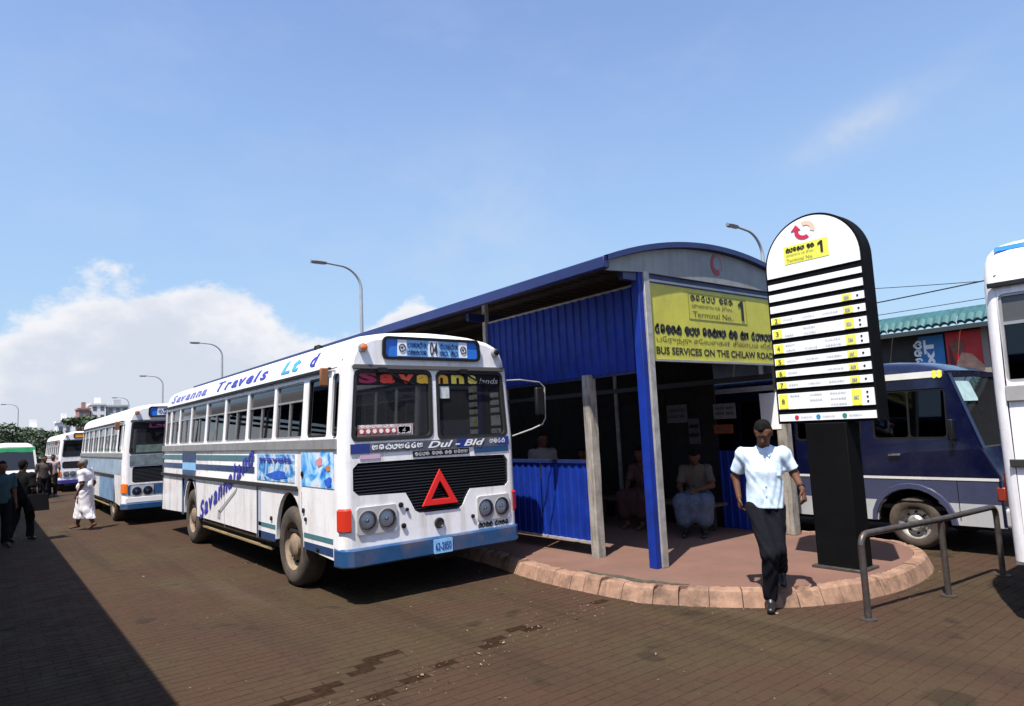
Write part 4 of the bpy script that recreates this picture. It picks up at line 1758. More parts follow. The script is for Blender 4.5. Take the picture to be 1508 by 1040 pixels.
# round badge, small fittings and print near the lamps
c = Vector(F(.01, .775, 0))
q = MB()
q.lathe([(.065, 0), (.065, -.02), (.05, -.026), (.045, -.018), (0, -.018)], c, 'y', 20)
obj('front_badge', q, mat('dark_badge', (.05, .05, .05), .4, .5), bus)
for (u, v, r) in ((-.50, 1.04, .03), (-.47, .80, .03), (.50, .80, .024), (-.42, .98, .02)):
    q = MB()
    q.lathe([(r, 0), (r, -.02), (0, -.028)], F(u, v, 0), 'y', 10)
    obj('front_fitting', q, BLACK, bus)
q = MB()
script(q, [4, 4], (.58, 1.06, .645, .705), F, w=.006, seed=51, thick=.26)
obj('lettering', q, INK, bus, smooth=0)
# small fittings on the flank
for (a, z_, r) in ((1.14, 1.42, .035), (2.3, .80, .03), (1.12, .98, .03), (1.05, .88, .025), (.68, .56, .03)):
    q = MB()
    q.lathe([(r, 0), (r, .02), (0, .03)], (0, 0, 0), 'x', 10)
    q.v = [(S(a, z_, 0)[0] - v[0], a + v[1], z_ + v[2]) for v in q.v]
    obj('flank_fitting', q, BLACK, bus)
# panel seams
for a in (1.19, 2.95, 4.6, 5.9, 7.62, 8.7):
    q = MB()
    q.sheet(rect(a - .004, a + .004, .49, 1.2), S, .003)
    obj('panel_seam', q, mat('seam_grey', (.25, .23, .22), .7), bus, smooth=0)
q = MB()
q.lathe([(.0, 0), (.07, 0), (.06, .05), (.0, .07)], (-.85, 1.5, Z(3.02)), 'z', 12)
obj('roof_vent', q, BLACK, bus)

# ---- second bus, half hidden behind the near one
bus2, S2, F2, _ = make_bus((3.84, 18.5, 0), 'middle white bus with plain grille right behind the nearest bus', BUS_GROUP, L=9.0, kz=.935, style='second', livery=dict(bumper=BLUE), sink=-.004)
stripes(bus2, S2, [(.3, 8.8, 1.28, 1.66)], mat('flank_grey_blue', (.30, .40, .50), .4, var=.3, scale=3))
stripes(bus2, S2, [(1.3, 4.0, .55, 1.2), (5.2, 8.7, .6, 1.0)], mat('flank_mid_blue', (.16, .27, .42), .4, var=.35, scale=2.5))
q = MB()
q.plate(rr(-1.16, 1.16, .575, .70, .03, 3), [], .03, lambda u, v, w: F2(u, v, w + .05))
obj('bumper_bar', q, CLEANWHITE, bus2, smooth=0, bevel=.01)
q = MB()
q.plate(rr(-1.10, 1.10, .74, 1.02, .04, 3), [], .006, lambda u, v, w: F2(u, v, w + .009))
obj('lower_front_panel', q, mat('lower_front_blue', (.03, .09, .22), .4, var=.35, scale=3), bus2, smooth=0)
q = MB()
q.plate(rect(-1.08, 1.08, 1.50, 1.76), [], .01, lambda u, v, w: F2(u, v, w + .011))
obj('front_strip', q, mat('front_strip_dull', (.16, .20, .22), .5, var=.4, scale=7), bus2, smooth=0)
q = MB()
letters(q, 'Lanka', (-.7, .1, 2.46, 2.58), F2, bold=.03, w=-.014)
obj('lettering', q, mat('windscreen_pink', (.55, .06, .25), .5), bus2, smooth=0)
q = MB()
q.sheet(rect(-.95, -.30, 1.83, 2.02), F2, -.016)
obj('windscreen_sticker', q, mat('dash_cloth_green', (.10, .15, .13), .7, var=.3, scale=10), bus2, smooth=0)

# ---- third bus, farther back
bus3, S3, F3, _ = make_bus((3.84, 36.0, 0), 'farthest white bus with orange destination board and violet bumper', BUS_GROUP, L=8.6, kz=.86, style='last', livery=dict(bumper=mat('violet_bumper', (.04, .03, .20), .4), dest=mat('orange_board', (.78, .30, .02), .5)), sink=-.004)
stripes(bus3, S3, [(.3, 8.2, .9, 1.6)], mat('flank_dull_grey', (.30, .31, .30), .5, var=.4, scale=3))

# ---- the bus whose corner enters at the right
bus4, S4, F4, Z4 = make_bus((8.22, 2.12 - 9.0, 0), 'tall white bus cut off by the right edge of the picture', 'buses beside the platforms', L=9.0, kz=1.105, style='right', livery=dict(band=mat('dull_belt_strip', (.30, .29, .28), .5, var=.2)))


def cove4(u, v, w):
    p = cove(u, v, w)
    return (p[0], p[1], Z4(p[2]))


q = MB()
for (a, b, z0, z1) in ((0.4, 8.9, .66, .82),):
    q.grid([[cove4(a + (b - a) * i / 4, z0 + (z1 - z0) * k / 2, .006) for k in range(3)] for i in range(5)])
obj('stripe', q, SKYB, bus4, smooth=0)
q = MB()
q.lathe([(.0, .0), (.04, .0), (.03, .04), (0, .05)], (0, 0, 0), 'x', 10)
q.v = [(-1.185 - v[0], 8.55 + v[1], Z4(2.86) + v[2]) for v in q.v]
obj('marker_lens', q, AMBER, bus4)


# ------------------------------------------------------------------ minibuses and van
def make_minibus(loc, label, cat, group, cols, L=6.6, wid=1.98, kz=1.0, name='minibus'):
    root = empty(name, loc, 0, label, cat, group)
    h = wid / 2
    top, low, mid = cols['top'], cols['low'], cols['mid']

    def Zk(z):
        return z * kz

    def sf(s):
        def f(u, v, w):
            t = 0 if v < 1.35 else .10 * (v - 1.35) / 1.0
            return (s * (h - t + w), u, Zk(v))
        return f
    wy = (1.13, L - 1.75)

    def arch_pts(yc):
        return [(yc + .46 * math.cos(math.pi - math.pi * i / 12), .36 + .44 * math.sin(math.pi * i / 12)) for i in range(13)]
    wins = [(.60, 1.56), (1.72, 2.72), (2.80, 3.72), (3.80, 4.72), (4.80, 5.70)]
    wins = [w for w in wins if w[1] < L - .3]
    nose = [(.068, .98), (.158, 1.18), (.230, 1.34), (.55, 2.28), (.68, 2.36)]
    for s in (-1, 1):
        f = sf(s)
        # lower, middle and upper bands of the flank as separately painted panels
        for (z0, z1, m_, nm) in ((.36, .64, low, 'lower_panel'), (.64, .93, mid, 'middle_panel'), (.968, 2.30, top, 'upper_panel')):
            m = MB()
            if nm == 'upper_panel':
                o = [(.068, .968), (L - .04, .968), (L - .04, 2.36)] + nose[::-1][0:4] + [nose[0]]
                holes = [rr(a, b, 1.47, 2.14, .06, 3) for (a, b) in wins]
                m.plate(o, holes, .04, f)
            elif nm == 'lower_panel':
                o = [(.068, z0)]
                for yc in wy:
                    o += [(yc - .46, z0)] + [(yc - .46, .36)][0:0] + [p for p in arch_pts(yc) if p[1] < z1] [0:0]
                    ap = [p for p in arch_pts(yc)]
                    o = o[:-1]
                    le = [p for p in ap if p[0] < yc and p[1] < z1]
                    ri = [p for p in ap if p[0] > yc and p[1] < z1]
                    o += le + [(yc - .32, z1), (yc + .32, z1)] + ri
                o += [(L - .04, z0), (L - .04, z1), (.068, z1)]
                m.plate(o, [], .04, f)
            else:
                o = [(.068, z0)]
                for yc in wy:
                    o += [(yc - .33, z0)] + [p for p in arch_pts(yc) if p[1] > z0 + .005] + [(yc + .33, z0)]
                o += [(L - .04, z0), (L - .04, z1), (.068, z1)]
                m.plate(o, [], .04, f)
            obj(nm, m, m_, root, smooth=0)
        m = MB()
        m.plate(rect(.07, L - .05, .932, .966), [], .02, lambda u, v, w: f(u, v, w + .006))
        obj('white_stripe', m, MWHITE, root, smooth=0)
        m = MB()
        m.plate(rect(.62, L - .4, 2.285, 2.37), [], .02, lambda u, v, w: f(u, v, w + .012))
        obj('cove_strip', m, cols['cove'], root, smooth=0)
        for (a, b) in wins:
            m = MB()
            m.sheet(rect(a - .01, b + .01, 1.46, 2.15), f, -.025)
            w = obj('window', m, DARKGLASS, root, smooth=0)
            m = MB()
            c = (a + b) / 2
            m.plate(rr(a, b, 1.47, 2.14, .06, 3), [rr(a + .025, c - .012, 1.495, 2.115, .04, 3), rr(c + .012, b - .025, 1.495, 2.115, .04, 3)], .03, lambda u, v, q: f(u, v, q - .008))
            obj('window_frame', m, BLACK, w, smooth=0)
        for yc in wy:
            wheel(root, s * (h - .03), yc, .345, s, .2, mat('minibus_rim', (.46, .44, .41), .4, .5, var=.15, dirt=(.08, .06, .04), dirt_amt=.6, dirt_scale=9))
            m = MB()
            rows = []
            for i in range(13):
                a = math.pi * i / 12
                rows.append([(s * (h - .04), yc + .47 * math.cos(a), Zk(.36 + .45 * math.sin(a))), (s * (h + .03), yc + .47 * math.cos(a), Zk(.36 + .45 * math.sin(a))), (s * (h + .03), yc + .53 * math.cos(a), Zk(.36 + .51 * math.sin(a))), (s * (h + .0), yc + .54 * math.cos(a), Zk(.36 + .52 * math.sin(a)))])
            m.grid(rows)
            obj('arch_lip', m, mid, root)
            m = MB()
            m.grid([[(s * (h - .041), yc + .45 * math.cos(math.pi * i / 12), Zk(.36 + .43 * math.sin(math.pi * i / 12))), (s * (h - .35), yc + .45 * math.cos(math.pi * i / 12), Zk(.36 + .43 * math.sin(math.pi * i / 12)))] for i in range(13)])
            obj('wheel_arch', m, UNDER, root, smooth=0)
        # door seams and handle
        m = MB()
        for a in (.56, 1.62):
            m.sheet(rect(a - .005, a + .005, .42, 2.2 if a > 1 else 1.4), f, .003)
        obj('door_seam', m, BLACK, root, smooth=0)
        m = MB()
        p = Vector(f(1.30, 1.26, .02))
        m.box(p.x - .015, p.x + .015, 1.20, 1.36, Zk(1.245), Zk(1.275))
        obj('door_handle', m, CHROME, root, bevel=.006)
        m = MB()
        m.box(s * (h + .05) - .05, s * (h + .05) + .05, .50, .56, Zk(1.45), Zk(1.72))
        m.bar((s * (h - .06), .55, Zk(1.5)), (s * (h + .05), .53, Zk(1.5)), .025)
        obj('mirror', m, BLACK, root, bevel=.012)
    # top skin from the nose over the roof to the tail, leaving the windscreen open
    def section(y, z, e):
        t = 0 if z < 1.35 else .10 * (z - 1.35)
        w = h - t
        return [(-w, y, Zk(z - e)), (-w + .06, y - (.0), Zk(z - e * .35)), (-w + .16, y, Zk(z)), (0, y, Zk(z + e * .25)), (w - .16, y, Zk(z)), (w - .06, y, Zk(z - e * .35)), (w, y, Zk(z - e))]
    m = MB()
    roof = [(.60, 2.37, .05), (.75, 2.44, .09), (1.0, 2.50, .13), (1.5, 2.545, .17), (L - .6, 2.545, .17), (L - .2, 2.50, .13), (L, 2.40, .1), (L, 2.30, 0), (L, .40, 0)]
    m.grid([section(*p) for p in roof])
    obj('roof', m, top, root)
    m = MB()

    def nosef(u, v, w):
        # front face in (u, height); bulges forward at the middle
        return (u, .02 + .05 * (u / h) ** 2 * 1.0 - w + (0 if v < .98 else (v - .98) * .45), Zk(v))
    us = [-h + 2 * h * i / 12 for i in range(13)]
    m.grid([[nosef(u, v, 0) for u in us] for v in (.38, .66, .90, .98, 1.18, 1.345)])
    obj('front_panel', m, top, root, smooth=25, recalc=False)
    for s in (-1, 1):
        m = MB()
        m.tube([(s * (h - .012), .080, Zk(.38)), (s * (h - .012), .080, Zk(.98)), (s * (h - .014), .170, Zk(1.18)), (s * (h - .016), .245, Zk(1.345))], .022, 8)
        obj('corner_moulding', m, top, root)
        m = MB()
        m.sheet(rr(s * .69 - .17, s * .69 + .17, .66, .90, .03, 3), nosef, .012)
        hl = obj('headlight', m, CHROME, root, smooth=0)
        m = MB()
        m.plate(rr(s * .69 - .165, s * .69 + .165, .665, .895, .03, 3), [], .006, lambda u, v, w: nosef(u, v, w + .026))
        obj('headlight_lens', m, LENS, hl, smooth=0)
        m = MB()
        m.box(s * (h - .03) - .04, s * (h - .03) + .04, .03, .13, Zk(.69), Zk(.86))
        obj('indicator', m, mat('dull_amber', (.22, .03, .015), .35), root, bevel=.015)
    m = MB()
    m.plate(rr(-h - .0, h + .0, .36, .60, .04, 3), [], .06, lambda u, v, w: nosef(u, v, w + .07))
    obj('bumper', m, low, root, smooth=0, bevel=.02)
    m = MB()
    w0, w1 = h - .02, h - .12
    sl = [(-w0, .20, 1.345), (w0, .20, 1.345), (w1, .53, 2.30), (-w1, .53, 2.30)]
    m.add([(x, y + .01 + .04 * (x / h) ** 2, Zk(z)) for (x, y, z) in [sl[0], (0, sl[0][1], 1.345), sl[1], sl[2], (0, sl[2][1], 2.30), sl[3]]], [(0, 1, 4, 5), (1, 2, 3, 4)])
    obj('windscreen', m, SCREEN, root, smooth=60)
    m = MB()
    for s in (-1, 1):
        m.bar((s * (w0 - .01), .235, Zk(1.33)), (s * (w1 - .01), .57, Zk(2.33)), .06)
    m.bar((-w1, .57, Zk(2.325)), (w1, .57, Zk(2.325)), .07)
    obj('screen_pillar', m, top, root, smooth=0)
    m = MB()
    m.box(-h + .06, h - .06, .22, .50, Zk(1.15), Zk(1.36))
    m.box(-h + .06, h - .06, .3, L - .05, Zk(.52), Zk(.58))
    obj('dashboard', m, INNER, root, smooth=0, bevel=.01)
    m = MB()
    for y in (1.25, 2.1, 2.95, 3.8, 4.65):
        if y < L - .7:
            for x0 in (-h + .12, .10):
                m.box(x0, x0 + .76, y, y + .42, Zk(.85), Zk(.97))
                m.box(x0, x0 + .76, y + .36, y + .46, Zk(.9), Zk(1.62))
    obj('seat', m, SEATM, root, smooth=0, bevel=.03)
    m = MB()
    m.box(-.7, .7, .3, L - .3, Zk(.28), Zk(.52))
    obj('chassis', m, UNDER, root, smooth=0)
    return root, sf(-1), nosef


mini, MS, MF = make_minibus((10.93, 2.95, 0), 'dark blue minibus with white lower band beside the shelter', 'minibus', None, dict(top=MNAVY, mid=MGREY, low=mat('minibus_silver', (.40, .41, .42), .35, var=.06, dirt=(.25, .2, .15), dirt_amt=.5, dirt_scale=2), cove=MWHITE))
q = MB()
for k in range(4):
    a = R(90 * k + 45)
    q.sheet(circ(.68 + .045 * math.cos(a), 2.325 + .035 * math.sin(a), .030, 8), MS, .016 + .001 * k)
obj('cove_emblem', q, mat('yellow_emblem', (.75, .68, .08), .4), mini, smooth=0)
q = MB()
q.sheet(rr(-.90, -.35, 1.95, 2.22, .05), lambda u, v, w: (u, .20 + (v - 1.345) * .345 + .04 * (u / .99) ** 2 - .01 - w, v), 0)
obj('windscreen_sticker', q, mat('screen_sticker_pale', (.35, .48, .46), .4, var=.2, scale=8), mini, smooth=0)
q = MB()
q.bar((-.2, .45, 1.45), (-.1, .62, 2.15), .05)
q.bar((.2, .45, 1.45), (.26, .62, 2.0), .09)
obj('hanging_garland', q, mat('garland_orange', (.55, .28, .03), .6, var=.4, scale=20), mini)
GREENB = mat('green_band', (.05, .42, .16), .45, var=.2, scale=4)
van, VS, VF = make_minibus((.72, 32.0, -.004), 'small white van with green band over the windscreen, farthest left', 'van', None, dict(top=MWHITE, mid=MWHITE, low=MWHITE, cove=GREENB), L=4.6, wid=1.9, kz=.86, name='van')
q = MB()
q.plate(rr(-.88, .88, 2.13, 2.34, .04, 3), [], .06, lambda u, v, w: (u, .50 - w, v * .86))
obj('header_band', q, GREENB, van, smooth=0)
# ------------------------------------------------------------------ people: smooth-union bodies meshed on a grid
def surface_nets(D, org, h):
    S_ = D < 0
    nx, ny, nz = D.shape
    cnt = np.zeros((nx - 1, ny - 1, nz - 1), np.float32)
    acc = np.zeros((nx - 1, ny - 1, nz - 1, 3), np.float32)
    sl = lambda o: tuple(slice(q, n - 1 + q) for q, n in zip(o, (nx, ny, nz)))
    for ax in range(3):
        oth = [a for a in range(3) if a != ax]
        for p in (0, 1):
            for q in (0, 1):
                o0 = [0, 0, 0]
                o0[oth[0]], o0[oth[1]] = p, q
                o1 = list(o0)
                o1[ax] = 1
                a, b = D[sl(o0)], D[sl(o1)]
                c = (a < 0) != (b < 0)
                t = np.where(c, a / np.where(c, a - b, 1), 0)
                cnt += c
                for k in range(3):
                    acc[..., k] += c * (t if k == ax else float(o0[k]))
    act = cnt > 0
    idx = -np.ones(act.shape, np.int64)
    idx[act] = np.arange(act.sum())
    ijk = np.argwhere(act)
    V = (ijk + acc[act] / cnt[act][:, None]) * h + np.array(org)
    F = []
    for ax in range(3):
        o0 = [slice(None)] * 3
        o1 = [slice(None)] * 3
        o0[ax], o1[ax] = slice(0, -1), slice(1, None)
        a, b = S_[tuple(o0)], S_[tuple(o1)]
        for flip, msk in ((False, a & ~b), (True, ~a & b)):
            e = np.argwhere(msk)
            u, v = [k for k in range(3) if k != ax]
            e = e[(e[:, u] > 0) & (e[:, v] > 0) & (e[:, u] < act.shape[u]) & (e[:, v] < act.shape[v])]
            q = []
            for du, dv in ((-1, -1), (0, -1), (0, 0), (-1, 0)):
                w = e.copy()
                w[:, u] += du
                w[:, v] += dv
                q.append(idx[w[:, 0], w[:, 1], w[:, 2]])
            q = np.stack(q, 1)
            if (ax == 1) != flip:
                q = q[:, ::-1]
            F.append(q)
    return V, np.concatenate(F)


def sdf_mesh(name, prims, h, k, m, parent, fold=0.0, smooth=1, planes=()):
    lo = np.min([np.minimum(p['a'], p['b']) - max(p['ra'], p['rb']) * p.get('big', 1.0) for p in prims], 0) - k - 3 * h
    hi = np.max([np.maximum(p['a'], p['b']) + max(p['ra'], p['rb']) * p.get('big', 1.0) for p in prims], 0) + k + 3 * h
    n = np.ceil((hi - lo) / h).astype(int) + 1
    D = np.full(n, 1.0, np.float32)
    for p in prims:
        a, b, ra, rb = np.array(p['a'], float), np.array(p['b'], float), p['ra'], p['rb']
        kk = p.get('k', k)
        r = max(ra, rb) * p.get('big', 1.0) + kk + 2 * h
        i0 = np.maximum(0, np.floor((np.minimum(a, b) - r - lo) / h).astype(int))
        i1 = np.minimum(n, np.ceil((np.maximum(a, b) + r - lo) / h).astype(int) + 1)
        X = np.stack(np.meshgrid(*[lo[q] + h * np.arange(i0[q], i1[q]) for q in range(3)], indexing='ij'), -1)
        if 'flat' in p:
            nv, fl = np.array(p['flat'][0], float), p['flat'][1]
            nv /= np.linalg.norm(nv)
            X = X + ((X - a) @ nv)[..., None] * nv * (1 / fl - 1)
            b = b + ((b - a) @ nv) * nv * (1 / fl - 1)
        ab = b - a
        L2 = max(ab @ ab, 1e-9)
        t = np.clip(((X - a) @ ab) / L2, 0, 1)
        d = np.linalg.norm(X - a - t[..., None] * ab, axis=-1) - (ra + (rb - ra) * t)
        if fold and p.get('fold', 1):
            d = d + fold * (np.sin(X[..., 2] * 30 + X[..., 0] * 41 + 2.5 * np.sin(X[..., 0] * 19 + X[..., 2] * 11)) * .4 + np.sin(X[..., 0] * 62 - X[..., 2] * 13 + X[..., 1] * 48 + 1.5 * np.sin(X[..., 2] * 9)) * .6)
        s = tuple(slice(x, y) for x, y in zip(i0, i1))
        c = D[s]
        if p.get('cut'):
            D[s] = np.maximum(c, -d)
        else:
            hh = np.clip(.5 + .5 * (c - d) / kk, 0, 1)
            D[s] = c + (d - c) * hh - kk * hh * (1 - hh)
    for (pt, nv, near, rad) in planes:
        X = np.stack(np.meshgrid(*[lo[q] + h * np.arange(n[q]) for q in range(3)], indexing='ij'), -1)
        d = (X - np.array(pt)) @ np.array(nv)
        if near is not None:
            far = np.linalg.norm(X - np.array(pt), axis=-1) > rad * .62
            d = np.where(far, -1.0, d)
        D = np.maximum(D, d).astype(np.float32)
    V, F = surface_nets(D, lo, h)
    me = bpy.data.meshes.new(name)
    me.from_pydata(V.tolist(), [], F.tolist())
    bm = bmesh.new()
    bm.from_mesh(me)
    for _ in range(smooth):
        bmesh.ops.smooth_vert(bm, verts=bm.verts, factor=.5, use_axis_x=True, use_axis_y=True, use_axis_z=True)
    bmesh.ops.recalc_face_normals(bm, faces=bm.faces)
    bm.to_mesh(me)
    bm.free()
    me.polygons.foreach_set('use_smooth', [True] * len(me.polygons))
    me.materials.append(m)
    return link_mesh(name, me, parent)


def P_(a, b, ra, rb=None, **kw):
    d = dict(a=a, b=b, ra=ra, rb=ra if rb is None else rb)
    d.update(kw)
    if 'flat' in d and d['flat'][1] > 1:
        d['big'] = d['flat'][1]
    return d


V3 = lambda *a: np.array(a, float)
SKIN = mat('brown_skin', (0.110, 0.046, 0.026), 0.65, var=0.12, scale=12, spec=0.22)
HAIRM = mat('black_hair', (0.005, 0.0045, 0.004), 0.9, bump=0.004, bump_scale=120, spec=.15)
GREYHAIR = mat('grey_hair', (0.13, 0.12, 0.115), 0.7, var=.3, scale=40)
EYEW = mat('eye_white', (0.30, 0.27, 0.24), 0.3)


def unit(v):
    return v / max(np.linalg.norm(v), 1e-9)


def hand(w, d, back, side, curl=.5, s=1.0):
    """palm and five fingers; d points down the hand, back out of its back, side towards the thumb"""
    d, back, side = unit(d), unit(back), unit(side)
    out = [P_(w, w + d * .085 * s, .030 * s, .036 * s, flat=(back, .55), k=.012)]
    base = w + d * .085 * s
    for i, ln in enumerate((.070, .080, .075, .058)):
        o = (.030 - .020 * i) * s
        p0 = base + side * o - d * .012
        d1 = unit(d - back * curl * .55)
        d2 = unit(d - back * curl * 1.5)
        p1 = p0 + d1 * ln * .52 * s
        p2 = p1 + d2 * ln * .5 * s
        out += [P_(p0, p1, .0098 * s, .0090 * s, k=.005), P_(p1, p2, .0090 * s, .0072 * s, k=.004)]
    t0 = w + d * .025 * s + side * .026 * s
    t1 = t0 + unit(d * .7 + side * .75 - back * .2) * .042 * s
    t2 = t1 + unit(d * .95 + side * .15 - back * .35) * .032 * s
    out += [P_(t0, t1, .0135 * s, .0115 * s, k=.008), P_(t1, t2, .0112 * s, .0085 * s, k=.004)]
    return out


def person(loc, rz, label, J, shirt=None, lower=None, shoes=None, hair=HAIRM, h=.010, group=None, extra=None, skin=None, scale=1.0, long_hair=False):
    """J: joints in the figure's own frame (-y is its front). Body is one mesh; hair and clothes are its children."""
    root = empty('person', loc, rz, label, 'person', group)
    root.scale = (scale,) * 3
    sk = skin or SKIN
    J = {k: np.array(v, float) for k, v in J.items()}
    fr = unit(J.get('front', V3(0, -1, 0)))
    pel, chest, neck, hd = J['pelvis'], J['chest'], J['neck'], J['head']
    face = unit(J.get('face', fr))
    upd = unit(hd - neck)
    up = unit(np.array([0, 0, 1.0]) - face * face[2])
    sd = np.cross(up, face)                   # the figure's right-hand side seen from outside
    B = [P_(pel, chest, .135, .150, flat=(fr, .66)), P_(chest, neck - V3(0, 0, .06), .145, .07, flat=(fr, .68)),
         P_(neck - V3(0, 0, .06), neck + upd * .06, .056, .052, k=.03)]
    # head
    B += [P_(hd + up * .030 - face * .016, hd + up * .026 + face * .010, .084, .082, k=.03), P_(hd - up * .02 + face * .018, hd - up * .075 + face * .036, .062, .040, k=.03),
          P_(neck + upd * .03, hd - face * .02, .052, .055, k=.03),
          P_(hd + face * .088 + up * .018, hd + face * .112 - up * .022, .008, .015, k=.012),
          P_(hd + face * .094 - up * .026 + sd * .012, hd + face * .094 - up * .026 - sd * .012, .010, .010, k=.008),
          P_(hd + face * .080 + up * .034 + sd * .040, hd + face * .080 + up * .034 - sd * .040, .012, .012, k=.014),
          P_(hd + face * .082 - up * .055 + sd * .018, hd + face * .082 - up * .055 - sd * .018, .0085, .0085, k=.008),
          P_(hd + face * .076 - up * .067 + sd * .014, hd + face * .076 - up * .067 - sd * .014, .010, .010, k=.008)]
    for s in (-1, 1):
        B += [P_(hd + face * .090 + up * .012 + sd * s * .032, hd + face * .094 + up * .012 + sd * s * .032, .011, .011, cut=True),
              P_(hd + sd * s * .082 + up * .025 - face * .008, hd + sd * s * .080 - up * .022 + face * .004, .018, .012, flat=(sd, .5), k=.008)]
    for s in ('r', 'l'):
        sh, el_, wr = J['sh_' + s], J['el_' + s], J['wr_' + s]
        B += [P_(chest + (sh - chest) * .35, sh - V3(0, 0, .018), .078, .044), P_(sh, el_, .050, .039), P_(el_, wr, .039, .026)]
        hdn = J.get('hd_' + s, wr - el_)
        inward = (V3(0, 0, 0) + pel - wr)
        inward[2] = 0
        back_ = -unit(inward - hdn * (inward @ hdn) / (hdn @ hdn))
        thumb = np.cross(hdn, back_)
        if thumb @ fr < 0:
            thumb = -thumb
        B += hand(wr, hdn, back_, thumb, J['curl'][0] if 'curl' in J else .5)
        hp, kn, an, toe = J['hp_' + s], J['kn_' + s], J['an_' + s], J['toe_' + s]
        B += [P_(pel, hp, .115, .085, flat=(fr, .72)), P_(hp, kn, .083, .052), P_(kn, kn + (an - kn) * .35, .052, .055), P_(kn + (an - kn) * .35, an, .055, .036),
              P_(an - unit(toe - an) * .035 - V3(0, 0, .03), toe, .040, .030, flat=((0, 0, 1), .8), k=.03)]
    b = sdf_mesh('body', B, h, .035, sk, root)
    # eyes
    for s in (-1, 1):
        m = MB()
        c = hd + face * .079 + up * .012 + sd * s * .032
        m.lathe([(0, -.0085), (.0062, -.006), (.0088, 0), (.0062, .006), (0, .0085)], c, 'z', 10)
        e = obj('eye', m, EYEW, b)
        m = MB()
        c2 = c + face * .0048
        m.lathe([(0, -.0062), (.0058, 0), (0, .0062)], c2, 'z', 8)
        obj('iris', m, HAIRM, e)
    # hair
    H = [P_(hd + up * .052 - face * .030, hd + up * .056 - face * .002, .080, .074, k=.02), P_(hd + up * .01 - face * .045, hd - up * .035 - face * .045, .066, .050, k=.02),
         P_(hd + up * .086 + face * .044, hd + up * .092 + face * .010, .030, .046, k=.02)]
    for s in (-1, 1):
        H.append(P_(hd + up * .045 + sd * s * .068 - face * .01, hd + up * .01 + sd * s * .072 - face * .012, .024, .018, k=.015))
    if hair is not None:
        sdf_mesh('hair', H, max(h, .008), .02, hair, b, fold=.003)
    if shirt:
        kind, m_ = shirt
        hem = J.get('hem', pel - V3(0, 0, .06))
        T = [P_(hem, chest, .168, .172, flat=(fr, .70)), P_(chest, neck - V3(0, 0, .075), .168, .082, flat=(fr, .72)), P_(neck - V3(0, 0, .05), neck - V3(0, 0, .02), .068, .064, k=.02)]
        for s in ('r', 'l'):
            T.append(P_(neck - V3(0, 0, .085), J['sh_' + s] - V3(0, 0, .012), .068, .060, k=.05))
        for s in ('r', 'l'):
            sh, el_ = J['sh_' + s], J['el_' + s]
            q = sh + (el_ - sh) * .78
            T += [P_(chest + (sh - chest) * .42, sh - V3(0, 0, .012), .092, .064, k=.05), P_(sh - V3(0, 0, .012), q, .062, .068)]
            if kind == 'long':
                T += [P_(q, el_ + (J['wr_' + s] - el_) * .9, .056, .042)]
        # flat hem and cuffs: cut away what bulges past them
        dn = unit(hem - chest)
        cutp = [(hem, dn, None, 0)]
        for s in ('r', 'l'):
            sh, el_ = J['sh_' + s], J['el_' + s]
            if kind != 'long':
                cutp.append((sh + (el_ - sh) * .80, unit(el_ - sh), sh, .24))
        for q in T[:2]:
            q['ra'] *= 1.0 + J['loose'][0] if 'loose' in J else 1.0
        sdf_mesh('shirt', T, h, .03, m_, b, fold=.0065 if kind == 'collar' else .004, planes=cutp)
        if kind == 'collar':
            m = MB()
            n0 = neck - V3(0, 0, .035)
            for s in (-1, 1):
                a = n0 + fr * .072 + sd * s * .012 - V3(0, 0, .03)
                pts = [n0 + sd * s * .068 - fr * .02 + V3(0, 0, .030), n0 + sd * s * .062 + fr * .035 + V3(0, 0, .028), a + fr * .008 + V3(0, 0, .02), a + fr * .022 - V3(0, 0, .045) + sd * s * .035, n0 + sd * s * .098 + fr * .035 - V3(0, 0, .018), n0 + sd * s * .092 - fr * .03 - V3(0, 0, .0)]
                m.add(pts, [(0, 1, 4, 5), (1, 2, 3, 4)])
            co = obj('collar', m, m_, b, smooth=0, recalc=False)
            so = co.modifiers.new('thick', 'SOLIDIFY')
            so.thickness = .006
    if lower:
        kind, m_ = lower
        T = []
        waist = pel + V3(0, 0, .10)
        if kind == 'trousers':
            T.append(P_(waist, pel, .140, .150, flat=(fr, .75)))
            for s in ('r', 'l'):
                hp, kn, an = J['hp_' + s], J['kn_' + s], J['an_' + s]
                T += [P_(pel + V3(0, 0, .02), hp, .125, .10, flat=(fr, .82)), P_(hp, kn, .100, .078), P_(kn, an + (kn - an) * .06, .078, .070)]
            sdf_mesh('trousers', T, h, .03, m_, b, fold=.006)
        elif kind == 'skirt':
            for s in ('r', 'l'):
                hp, kn, an = J['hp_' + s], J['kn_' + s], J['an_' + s]
                e = kn + (an - kn) * J.get('skirt_len', V3(.45, 0, 0))[0]
                T += [P_(pel, hp, .15, .14), P_(hp, kn, .13, .125), P_(kn, e, .125, .13)]
            T.append(P_(waist, pel, .15, .16, flat=(fr, .8)))
            T.append(P_((J['hp_r'] + J['hp_l']) / 2, (J['kn_r'] + J['kn_l']) / 2, .15, .13))
            T.append(P_((J['kn_r'] + J['kn_l']) / 2, (J['kn_r'] + J['kn_l'] + .45 * (J['an_r'] - J['kn_r'] + J['an_l'] - J['kn_l'])) / 2, .13, .12))
